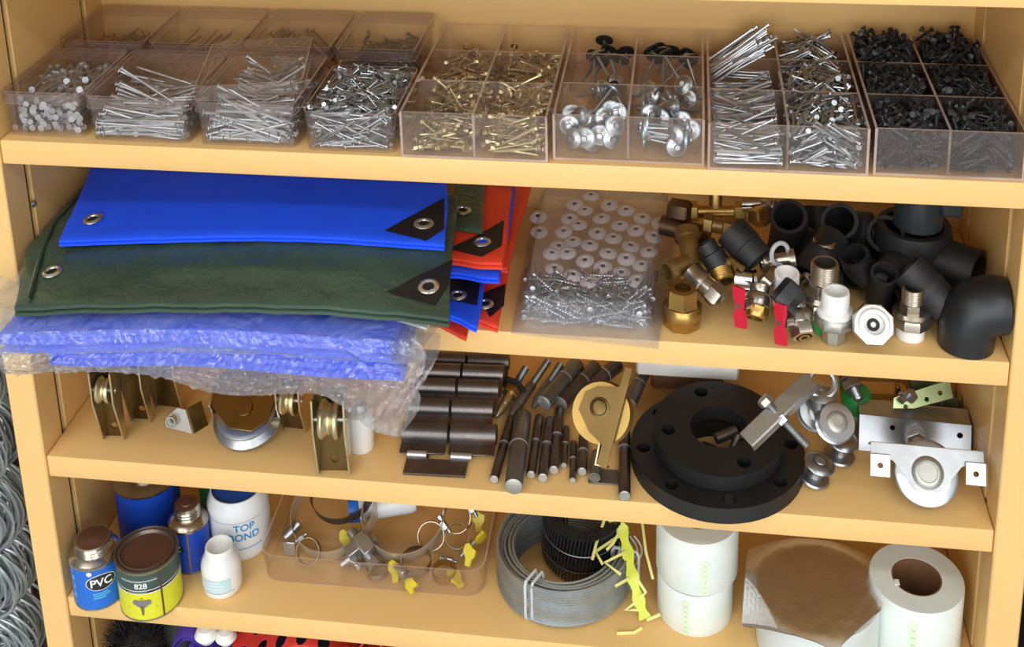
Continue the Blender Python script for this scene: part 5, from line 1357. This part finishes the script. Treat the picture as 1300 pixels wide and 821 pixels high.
# white glue tub
x, y, r = -.395, .125, .0435
t = thing('glue_tub', 'white glue tub with sunken blue lid and blue TOP BOND lettering', 'tub', TR((x, y, Z4+.0006)))
b = MB(); b.lathe([(r*.92, 0), (r*.96, .002), (r, .010), (r, .066), (r*.985, .070), (r*1.0, .073), (r*.96, .080), (r*.86, .088), (r*.84, .094), (r*.80, .094)], 40, cap=False); b.lathe([(0, .001), (r*.92, 0)], 30, cap=False); b.obj('body', 'tub_white', t)
b = MB(); b.lathe([(r*.81, .0935), (r*.80, .088), (0, .088)], 36, cap=False); b.obj('lid', 'tub_blue', t, label='blue lid')
text_mesh('TOP', .0155, r+.0006, .52, .057).obj('lettering', 'print_blue', t); text_mesh('BOND', .0155, r+.0006, .50, .042).obj('lettering', 'print_blue', t)
b = MB(); b.lathe([(r+.0003, .022), (r+.0003, .0235)], 20, cap=False, a0=-PI/2-.7, a1=-PI/2+1.1); b.obj('print_line', 'print_cyan', t); b = MB(); b.lathe([(r+.0003, .066), (r+.0003, .0666)], 20, cap=False, a0=-PI/2-.7, a1=-PI/2+1.1); b.obj('print_line', 'print_grey', t)
# small white bottle, open
x, y = -.3915, .041
t = thing('glue_bottle', 'small white open plastic jar beside the glue tub', 'jar', TR((x, y, Z4+.0006)))
R_ = .027
b = MB(); b.lathe([(0, 0), (R_*.84, 0), (R_*.96, .004), (R_, .012), (R_, .040), (R_*.95, .047), (R_*.80, .056), (R_*.72, .060), (R_*.70, .068), (R_*.66, .070), (R_*.58, .069), (R_*.55, .058), (R_*.5, .054), (0, .052)], 36, cap=False); b.obj('body', 'milk_white', t)
mat('print_pale', (190, 216, 224), .45)
b = MB(); b.lathe([(R_+.0004, .014), (R_+.0004, .034)], 16, cap=False, a0=-PI/2-.8, a1=-PI/2+.8); lb = b.obj('label', 'print_pale', t)
for z_, w_ in ((.030, .5), (.025, .7), (.020, .55)):
    b = MB(); b.lathe([(R_+.0007, z_), (R_+.0007, z_+.0018)], 10, cap=False, a0=-PI/2-w_, a1=-PI/2+w_*.6); b.obj('print_line', 'tub_white', lb)
b = MB(); b.lathe([(R_+.0003, .0125), (R_+.0003, .0132)], 20, cap=False, a0=-PI/2-1, a1=-PI/2+1); b.obj('print_line', 'print_grey', t)

# clear tray of hose clamps
x0, x1, y0, y1 = -.345, -.032, .057, .275
t = thing('clamp_tray', 'shallow clear rounded tray holding hose clamps', 'tray', TR(((x0+x1)/2, (y0+y1)/2, Z4+.0006), .012))
b = MB(); shell(b, x1-x0, y1-y0, .0, .044, .022, .0018, floor_at=.0015, taper=.003); b.obj('tray_shell', ['box_clear', 'acrylic_edge'], t, ang=30)
ZC = Z4+.004
def clampband(label, c, R, w, tiltx, tilty, mt='nickel', key=None, rz=0., a0=0.):
    "worm drive hose clamp: band ring, screw housing, optional yellow key"
    t = thing('hose_clamp', label, 'clamp', TR(c, rz, tiltx, tilty), 'hose clamps in the clear tray')
    b = MB(); b.lathe([(R, -w/2), (R, w/2), (R-.0009, w/2), (R-.0009, -w/2), (R, -w/2)], 48, cap=False); b.obj('band', mt, t)
    hx, hy = math.cos(a0)*R, math.sin(a0)*R
    Mh = Matrix.Translation((hx, hy, 0)) @ Matrix.Rotation(a0, 4, 'Z')
    s_ = w/.012
    b = MB(); b.box((.004*s_, 0, 0), (.008*s_, .014*s_, w*1.25), .001, Mh); b.obj('housing', 'zinc', t)
    b = MB(); b.cyl(Mh @ Vector((.005*s_, -.014*s_, 0)), Mh @ Vector((.005*s_, .012*s_, 0)), .0032*s_, n=10); b.lathe([(.0045*s_, 0), (.0045*s_, .005*s_)], 6, align(Mh @ Vector((.005*s_, .010*s_, 0)), Mh @ Vector((.005*s_, .02*s_, 0)))); b.obj('screw', 'zinc', t)
    if key:
        b = MB(); pl = [(-.003, 0), (-.003, .006), (-.008, .010), (-.008, .022), (-.004, .024), (0, .020), (.004, .024), (.008, .022), (.008, .010), (.003, .006), (.003, 0)]
        b.plate(pl, .004, [], Mh @ Matrix.Translation((.005*s_, .010*s_, -.002)) @ Matrix.Rotation(key, 4, 'Y')); b.obj('key', 'yellow_plastic', t, label='yellow plastic key')
mat('band_steel', (206, 198, 180), .34, .6, .1, 20)
clampband('very large steel hose clamp on the left of the tray', (-.262, .150, ZC+.036), .062, .024, .40, -.12, 'band_steel', None, 0, -.9)
clampband('very large shiny hose clamp right of the first, propped up', (-.160, .148, ZC+.042), .059, .026, .42, .08, 'band_steel', None, 0, -2.3)
clampband('large dark hose clamp lying inside the left large clamp', (-.255, .180, ZC+.052), .050, .014, .35, -.15, 'dark_steel', None, 0, 1.)
p = P(522, 725, ZC+.010); clampband('small ribbed hose clamp with yellow key, middle front of the tray', (p.x+.005, p.y+.012, ZC+.016), .021, .012, .12, 0, 'nickel', .8, 0, -2.3)
p = P(562, 735, ZC+.006); clampband('small plain hose clamp lying flat at the tray front', (p.x, p.y+.010, ZC+.009), .0165, .010, .05, .05, 'brass', None, 0, 1.4)
p = P(478, 728, ZC+.004); clampband('small thin hose clamp flat on the tray floor', (p.x, p.y+.004, ZC+.006), .015, .009, 0, 0, 'nickel', None, 0, 2.4)
p = P(588, 700, ZC+.02); clampband('small hose clamp with yellow key at the right end of the tray', (p.x-.012, p.y+.02, ZC+.026), .017, .011, .7, .2, 'nickel', 1.2, 0, -.6)
p = P(578, 680, ZC+.02); clampband('middle sized hose clamp above the right end of the tray', (p.x, p.y+.02, ZC+.034), .021, .011, .9, -.2, 'nickel', None, 0, .4)
p = P(555, 690, ZC+.02); clampband('small hose clamp standing behind the ribbed one', (p.x-.01, p.y+.01, ZC+.024), .019, .011, 1.0, .1, 'band_steel', None, 0, .8)
p = P(390, 715, ZC+.005); clampband('thin brass clamp at the left front of the tray', (p.x, p.y+.01, ZC+.016), .018, .008, .9, -.3, 'yellow_zinc', None, 0, 2.)
p = P(455, 705, ZC+.005); clampband('clamp with torn tab at the middle left of the tray', (p.x, p.y, ZC+.014), .014, .012, .3, .2, 'green_zinc', None, 0, -1.8)
p = P(590, 640, ZC+.05); clampband('dark hose clamp with a blue tab at the back right of the tray', (p.x-.005, .20, ZC+.05), .026, .012, .8, .2, 'dark_steel', None, 0, 0)
def key(label, u, v, z, rz, tilt=0.):
    p = P(u, v, z); pl = [(-.004, -.012), (-.005, -.002), (-.010, .004), (-.009, .014), (-.004, .017), (.003, .012), (.008, .010), (.008, .002), (.004, -.004), (.004, -.012)]
    b = MB(); b.plate(pl, .005, [], TR((p.x, p.y, z), rz, tilt)); o = fit('clamp_key', label, b, 'yellow_plastic', 'key', 'yellow clamp keys')
key('yellow wing key lying in the middle of the clamp tray', 502, 728, ZC+.004, .2, .5)
key('yellow wing key standing at the right of the clamp tray', 597, 706, ZC+.014, -.3, 1.0)
key('yellow wing key lying at the right front corner of the tray', 580, 737, ZC+.003, .7, .1)
key('yellow wing key behind the clamps at the rear right of the tray', 608, 662, ZC+.02, .1, 1.1)
key('yellow wing key inside the left large clamp', 440, 688, ZC+.012, .3, .8)
# steel end fitting left end of tray
p = P(368, 700, ZC+.006)
b = MB(); b.box((p.x, p.y, ZC+.012), (.018, .004, .022), .001); b.cyl((p.x-.012, p.y+.02, ZC+.01), (p.x+.004, p.y+.035, ZC+.024), .007); fit('band_end', 'small steel buckle end in the left corner of the clamp tray', b, 'zinc', 'clamp')
# small bottle lying across the clamps
a, c_ = Q(443, 648, .16), Q(560, 628, .20)
t = thing('lying_bottle', 'small white bottle with blue cap lying across the clamps', 'bottle', align(a, c_))
b = MB(); b.lathe([(.0165, 0), (.017, .001), (.017, .014), (.016, .015)], 24); b.obj('cap', 'can_blue', t)
b = MB(); b.lathe([(.016, .0145), (.0175, .018), (.0175, .090), (.015, .096), (0, .097)], 26); b.obj('body', 'tub_white', t)
for z_, w_ in ((.035, .5), (.047, .6), (.06, .5)):
    b = MB(); b.lathe([(.0178, z_), (.0178, z_+.007)], 12, cap=False, a0=-1.2, a1=.6); b.obj('print_line', 'print_cyan', t)

# galvanised wire coil
cx, cy = .073, .1125
t = thing('wire_coil', 'coil of galvanised wire tied with clear cable ties', 'wire coil', TR((cx, cy, Z4+.0006), 0, 0, .0))
mat('galv', (176, 186, 190), .36, .75, .08, 50); mat('tie_clear', (222, 228, 230), .3, alpha=.8)
for layer in range(5):
    Rl = .091-.0052*layer; rows = 13 if layer < 1 else 12
    path = []; turns = rows; n_ = 44
    for i in range(turns*n_+1):
        a = 2*PI*i/n_; z = .0024+.0044*i/n_+.0005*math.sin(a*3+layer)
        rr = Rl+.0008*math.sin(a*2+layer*1.7+int(i/n_))
        path.append((rr*math.cos(a), rr*math.sin(a), z))
    MB().tube(path, .00225, 5).obj('winding', 'galv', t)
for a in (-2.05, -.15):
    n_ = 20; Rm = .0805; pts = []
    for i in range(n_):
        th = 2*PI*i/n_; rr = Rm+.0135*max(-1, min(1, 1.35*math.cos(th))); z = .0330+.0305*max(-1, min(1, 1.35*math.sin(th)))
        pts.append((rr*math.cos(a), rr*math.sin(a), z))
    b = MB(); b.tube(pts, .0022, 6, closed=True)
    b.tube([(p_[0]+.009, p_[1]-.002, p_[2]) for p_ in pts], .0020, 6, closed=True)
    b.obj('cable_tie', 'tie_clear', t, label='clear cable tie')
# black collated nail coil standing in the wire coil
t = thing('nail_coil', 'black collated nail coil standing inside the wire coil', 'nail coil', TR((.092, .150, Z4+.0062), 0, .16, .06))
nb = MB()
for ring, (Rr, n_) in enumerate(((.054, 66), (.048, 58), (.042, 50))):
    for i in range(n_):
        a = 2*PI*i/n_; a2 = a+.16
        nb_ = MB(); nb_.lathe([(.0030, .0955), (.0030, .097), (0, .0972)], 7, Matrix.Translation((0, 0, 0)))
        b = MB(); p0_ = Vector((Rr*math.cos(a), Rr*math.sin(a), .004)); p1_ = Vector((Rr*math.cos(a2), Rr*math.sin(a2), .096))
        b.lathe([(0, 0), (.0017, .006), (.0017, .090), (.0036, .0905), (.0036, .092)], 6, align(p0_, p1_))
        if ring == 0 : b.obj('coil_nail', 'black_screw', t)
        else: nb.v, nb.f, nb.mi = nb.add(b.v, b.f).v, nb.f, nb.mi
o = nb.obj('inner_nails', 'black_screw', t); o['kind'] = 'stuff'
for z_ in (.030, .062): MB().torus(.0555, .0008, 48, 5, TR((0, 0, z_))).obj('binding_wire', 'grey_steel', t)
# yellow-green plastic strip with side tabs
mat('lime_plastic', (206, 216, 66), .4, 0, .06); mat('lime_pale', (232, 228, 140), .4)
ZS = [(775, 655, .10), (790, 672, .085), (797, 702, .066), (803, 732, .050), (811, 762, .026), (819, 785, .006)]
pts = [P(a, b_, Z4+z) for a, b_, z in ZS]
t = thing('plastic_strip', 'lime green plastic strip with thorn-like tabs hanging over the wire coil', 'strip', TR((pts[-1].x, pts[-1].y, Z4+.0006))); It = t.matrix_basis.inverted()
def ribbon(pp, wid, th_=.0018):
    b = MB(); vs = []; fs = []; n = len(pp)
    for i, p in enumerate(pp):
        tg_ = (pp[min(i+1, n-1)]-pp[max(i-1, 0)]).normalized(); s_ = tg_.cross(Vector((0, -.7, .7))).normalized(); nn = s_.cross(tg_).normalized()
        w_ = wid[i] if isinstance(wid, list) else wid
        vs += [p+s_*w_/2+nn*th_/2, p-s_*w_/2+nn*th_/2, p-s_*w_/2-nn*th_/2, p+s_*w_/2-nn*th_/2]
    for i in range(n-1):
        for k in range(4): fs.append((4*i+k, 4*i+(k+1) % 4, 4*i+4+(k+1) % 4, 4*i+4+k))
    fs += [(3, 2, 1, 0), tuple(4*(n-1)+k for k in range(4))]
    return b.add(vs, fs)
dense = []
for i in range(len(pts)-1):
    for k in range(6): dense.append(pts[i].lerp(pts[i+1], k/6))
dense.append(pts[-1]); wid = [.010+.0075*(.5+.5*math.cos(i*2*PI/6)) for i in range(len(dense))]; wid[-1] = .016; wid[0] = .008
ribbon([It @ p for p in dense], wid).obj('spine', 'lime_plastic', t)
def spur(*pp): ribbon([It @ P(a, b_, Z4+z) for a, b_, z in pp], .0036).obj('tab', 'lime_pale', t)
spur((795, 700, .068), (768, 714, .066), (788, 729, .060)); spur((786, 680, .08), (756, 700, .078), (765, 716, .074)); spur((799, 734, .05), (781, 744, .05))
spur((806, 730, .05), (820, 752, .040), (813, 758, .034)); spur((810, 762, .026), (794, 774, .020), (811, 774, .016)); spur((821, 787, .006), (838, 780, .010)); spur((815, 797, .003), (805, 803, .0025), (783, 804, .0025))
spur((815, 660, .08), (820, 700, .06), (829, 735, .035)); spur((770, 652, .1), (757, 690, .085), (752, 710, .08))
spur((788, 672, .085), (778, 690, .078), (770, 698, .074))
# clear stretch film curl behind the strip
b = MB(); 
for k in range(3):
    pp = [P(793+6*k+10*math.sin(i*.5), 680+i*6, Z4+.07-.006*i) for i in range(11)]; b.tube(pp, .0012, 5)
fit('film_curl', 'curls of clear plastic film between the wire coil and white tape rolls', b, 'tie_clear', 'film')

# white tape rolls
mat('tape_white', (226, 234, 230), .35, 0, .03, 40); mat('print_green', (190, 214, 176), .5)
def roll(name, label, x, y, r, h, ri, z=Z4, rz=0., group=None, tx=0., ty=0.):
    t = thing(name, label, 'tape', TR((x, y, z+.0006), rz, tx, ty), group)
    b = MB(); b.lathe([(ri, 0), (r*.985, 0), (r, .0015), (r, h-.0015), (r*.985, h), (ri, h), (ri, 0)], 48, cap=False); b.obj('winding', 'tape_white', t)
    b = MB(); b.lathe([(ri, .0005), (ri, h-.0005), (ri-.002, h-.0005), (ri-.002, .0005), (ri, .0005)], 36, cap=False); b.obj('core', 'carton', t)
    return t
x, y = .250, .078
r1 = roll('tape_roll', 'white tape roll, lower of the two stacked rolls', x, y, .0495, .064, .026, group='stacked white tape rolls')
r2 = roll('tape_roll', 'white tape roll, upper of the two stacked rolls', x+.002, y+.004, .0535, .080, .026, Z4+.0655, group='stacked white tape rolls')
for rr_, R_, a in ((r1, .0495, -.25), (r2, .0535, .18)):
    b = MB(); b.lathe([(R_+.0003, .003), (R_+.0003, .055)], 4, cap=False, a0=a-PI/2-.10, a1=a-PI/2+.10); o = b.obj('print_stripe', mat('stripe_pale', (218, 232, 206), .5), rr_)
    for k in range(6):
        b = MB(); b.lathe([(R_+.0006, .006+.008*k), (R_+.0006, .0075+.008*k)], 3, cap=False, a0=a-PI/2-.03, a1=a-PI/2+.05); b.obj('print_dash', 'print_green', o)
# another roll, wrapped in film, just behind
# foil roll with a stiff foil sheet lying over its top
ZF = Z4+.084
cF = P(1040, 752, ZF)
x, y = cF.x, cF.y+.006
t = thing('foil_tape_roll', 'wide roll of aluminium foil tape with a loose foil sheet over its top', 'tape', TR((x, y, Z4+.0006)))
mat('foil', (236, 232, 226), .36, 1., .04, 40, .30, 120); mat('foil_side', (214, 222, 220), .4, .0)
b = MB(); b.lathe([(.030, 0), (.074, 0), (.076, .002), (.076, .079), (.074, .081), (.030, .081), (.030, 0)], 48, cap=False); b.obj('winding', 'foil_side', t)
b = MB(); b.lathe([(.030, .0005), (.030, .0805), (.028, .0805), (.028, .0005)], 30, cap=False); b.obj('core', 'carton', t)
It = t.matrix_basis.inverted()
fq = [P(950, 672, ZF), P(1128, 680, ZF), P(1119, 772, ZF), P(1062, 822, ZF), P(996, 800, ZF), P(942, 778, ZF)]
def inside_quad(u, v):
    tl, tr = fq[0], fq[1]
    # front edge is a bent line: left corner, middle, right corner
    if u < .36: fr_ = fq[5].lerp(fq[4], u/.36)
    elif u < .68: fr_ = fq[4].lerp(fq[3], (u-.36)/.32)
    else: fr_ = fq[3].lerp(fq[2], (u-.68)/.32)
    return tl.lerp(tr, u).lerp(fr_, v)
def Fp(u, v, dz=0.):
    p = inside_quad(u, v); d = math.hypot(p.x-x, p.y-y)
    p.z = ZF-.9*max(0, d-.073)**1.5*3.2+.0006*fnoise(u*14, v*12, 3)+.0012*math.sin(u*9+v*3)*v-dz
    return It @ p
b = MB(); b.grid(Fp, 44, 36); b.grid(lambda u, v: Fp(u, v, .0014), 44, 36)
b.obj('foil_sheet', 'foil', t, ang=60)
mat('foil_bright', (236, 238, 240), .38, .6, .05, 60, .4, 250)
def Fc(u, v, dz=0.):
    # quilted corner folded up over the sheet at the left front
    uu = .002+.30*u*v; vv = .55+.44*v
    p = Fp(uu, vv); p.z += .0016+.0012*abs(math.sin(u*v*26)*math.sin(v*24))-dz
    return p
b = MB(); b.grid(Fc, 22, 22); b.grid(lambda u, v: Fc(u, v, .0008), 22, 22); b.obj('folded_corner', 'foil_bright', t, label='bright quilted foil corner')
# white mesh roll right
x, y = .5285, .064
h = top_z(x, y, 737)-Z4
rw = roll('mesh_tape_roll', 'large white tape roll with brown core standing at the right', x, y, .0585, .092, .031)
b = MB(); b.lathe([(.0588, .003), (.0588, .078)], 4, cap=False, a0=-.20-PI/2-.09, a1=-.20-PI/2+.09); o = b.obj('print_stripe', 'stripe_pale', rw)
for k in range(6):
    b = MB(); b.lathe([(.0591, .008+.011*k), (.0591, .0105+.011*k)], 3, cap=False, a0=-.20-PI/2-.03, a1=-.20-PI/2+.05); b.obj('print_dash', 'print_green', o)
b = MB(); b.box((-.026, -.012, .0925), (.006, .009, .0012), .0003); b.obj('sticker', 'print_white', rw)
# ------------------------------------------------------------------ bottom shelf and things beside the unit
# fuzzy black brush head
c = Vector((-.533, .062, Z5+.075))
t = thing('brush_head', 'black bristly brush head on the bottom shelf', 'brush', TR((c.x, c.y, Z5+.0006)))
b = MB(); b.lathe([(.010, 0), (.022, .004), (.030, .05), (.040, .08), (.034, .11), (.015, .125), (0, .127)], 20); b.obj('core', 'rubber', t)
b = MB()
for k in range(900):
    z = rng.uniform(-.3, 1); a = rng.uniform(0, 6.283); q = math.sqrt(max(0, 1-z*z)); d = Vector((q*math.cos(a), q*math.sin(a), z)); p0_ = Vector((0, 0, .085))+d*.034; p1_ = Vector((0, 0, .088))+(d+Vector((rng.gauss(0, .2), rng.gauss(0, .2), rng.gauss(0, .2)))).normalized()*rng.uniform(.050, .062)
    b.cyl(p0_, p1_, .0009, .0003, n=3)
o = b.obj('bristles', 'rubber', t); o['kind'] = 'stuff'
b = MB(); b.lathe([(0, 0), (.022, .002), (.026, .06), (.024, .13), (.012, .15), (0, .152)], 18); b.v = [(x-.478, y+.075, z+Z5+.0006) for x, y, z in b.v]; fit('black_bottle', 'black rounded bottle beside the brush head on the bottom shelf', b, 'rubber', 'bottle')
mat('purple_cloth', (92, 70, 190), .6); mat('red_plastic_net', (214, 62, 52), .42, 0, .12, 20); mat('navy', (24, 30, 58), .8, 0, .2, 30)
def fold_sheet(x0, x1, y0, y1, zf, n=30, m_=14): 
    b = MB(); b.grid(lambda u, v: (x0+(x1-x0)*u, y0+(y1-y0)*v, zf(u, v)), n, m_); b.grid(lambda u, v: (x0+(x1-x0)*u, y0+(y1-y0)*v, zf(u, v)-.006), n, m_); return b
b = fold_sheet(-.47, -.36, .02, .20, lambda u, v: Z5+.130+.02*math.sin(u*7)+.012*math.sin(v*6+u*4)); b.box((-.415, .11, Z5+.058), (.09, .15, .114), .01); fit('purple_cloth', 'folded purple cloth on the bottom shelf beside the red netting', b, 'purple_cloth', 'cloth')
for k, (x, y, z, r_) in enumerate(((-.418, .030, Z5+.158, .017), (-.392, .034, Z5+.152, .015))):
    b = MB(); b.lathe([(0, -r_*.7), (r_*.6, -r_*.6), (r_, 0), (r_*.7, r_*.7), (0, r_)], 18, TR((x, y, z))); fit('white_ball', ('white round ball on the purple cloth, left one', 'white round ball on the purple cloth, right one')[k], b, 'white_plastic', 'ball')
# red net: wavy sheet with real oval holes
b = MB(); out = [(-.385, -.0), (-.115, -.0), (-.115, .24), (-.385, .24)]
hl = []
for i in range(9):
    for j in range(7):
        hx = -.370+.030*i+(.015 if j % 2 else 0); hy = .016+.032*j
        if hx < -.125: hl.append([(hx+.008*math.cos(2*PI*k/10), hy+.0115*math.sin(2*PI*k/10)) for k in range(10)])
b.plate(out, .002, hl)
b.v = [(x, y+.012, z+Z5+.152+.012*math.sin(x*38)+.010*math.sin(y*40+x*22)) for x, y, z in b.v]
o = fit('red_net', 'red plastic netting with oval holes on the bottom shelf', b, 'red_plastic_net', 'netting')
b = MB(); b.box((-.25, .13, Z5+.062), (.25, .20, .122), .02, seg=2); fit('navy_bundle', 'dark navy bundle under the red netting', b, 'navy', 'bundle')
for k in range(7):
    pp = [Vector((-.20+.012*k+.05*i/8, .012+.03*math.sin(i*.5+k), Z5+.166+.010*math.sin(i*.8+k))) for i in range(9)]
    b = MB(); b.tube(pp, .0022, 6); fit('plastic_twine', ('red plastic cord lying on the red netting, %s of seven' % ('first', 'second', 'third', 'fourth', 'fifth', 'sixth', 'seventh')[k]), b, 'red_plastic_net', 'cord', 'red cords on the netting')
b = MB(); b.box((-.156, .04, Z5+.178), (.022, .03, .020), .005); fit('white_tag', 'white block lying among the red cords', b, 'white_plastic', 'block')

# wire bundles hanging left of the unit
mat('wire_pale', (168, 178, 182), .34, .6, .1, 50)
wb = [(-.672, .02, .965), (-.680, .02, .855), (-.682, .02, .748), (-.684, .02, .642), (-.686, .02, .536), (-.688, .02, .43)]
nm_ = ['topmost', 'second from the top', 'third from the top', 'fourth from the top', 'fifth from the top', 'lowest']
for k, (x, y, z) in enumerate(wb):
    t = thing('wire_bundle', 'bent bundle of pale steel wire left of the unit, '+nm_[k], 'wire', TR((x, y, z-.06)), 'wire bundles left of the unit')
    for s_ in range(46):
        r0 = rng.uniform(.022, .062); dy = rng.uniform(-.035, .04); th0 = rng.gauss(0, .08); fl = rng.uniform(.9, 1.1)
        pp = []
        for i in range(24):
            a = th0+2*PI*i/24
            pp.append(Vector((-.040+r0*math.cos(a)*1.05, dy+.010*math.sin(a+s_), .06+r0*fl*math.sin(a))))
        MB().tube(pp, .0021, 5, closed=True).obj('strand', 'wire_pale', t)
    MB().torus(.014, .0028, 18, 6, TR((-.030, -.01, .118), 0, 0, PI/2)).obj('tie', 'wire_pale', t)
b = MB(); b.cyl((-.700, .085, 0), (-.700, .085, 1.02), .008); b.box((-.700, .085, .006), (.10, .12, .012), .002); fit('display_pole', 'thin dark pole behind the hanging wire bundles', b, 'dark_steel', 'pole')
# dark goods at the right side
t = thing('navy_bag', 'dark navy bag hanging at the right side of the unit', 'bag', TR((.735, .06, .0006)))
b = MB(); b.grid(lambda u, v: (-.075+.15*u, -.05-.012*math.sin(PI*u)+.006*math.sin(v*9), .02+.80*v), 12, 16); b.box((0, .0, .42), (.15, .09, .80), .012, seg=2); b.obj('body', 'navy', t)
b = MB(); b.tube([(-.055, -.068, .72-.10), (-.062, -.072, .66-.10), (-.050, -.074, .60-.10), (-.058, -.072, .56-.10)], .006, 8); b.box((-.060, -.07, .50), (.022, .010, .04), .003); b.obj('buckle', 'nickel_matt', t, label='grey buckle')
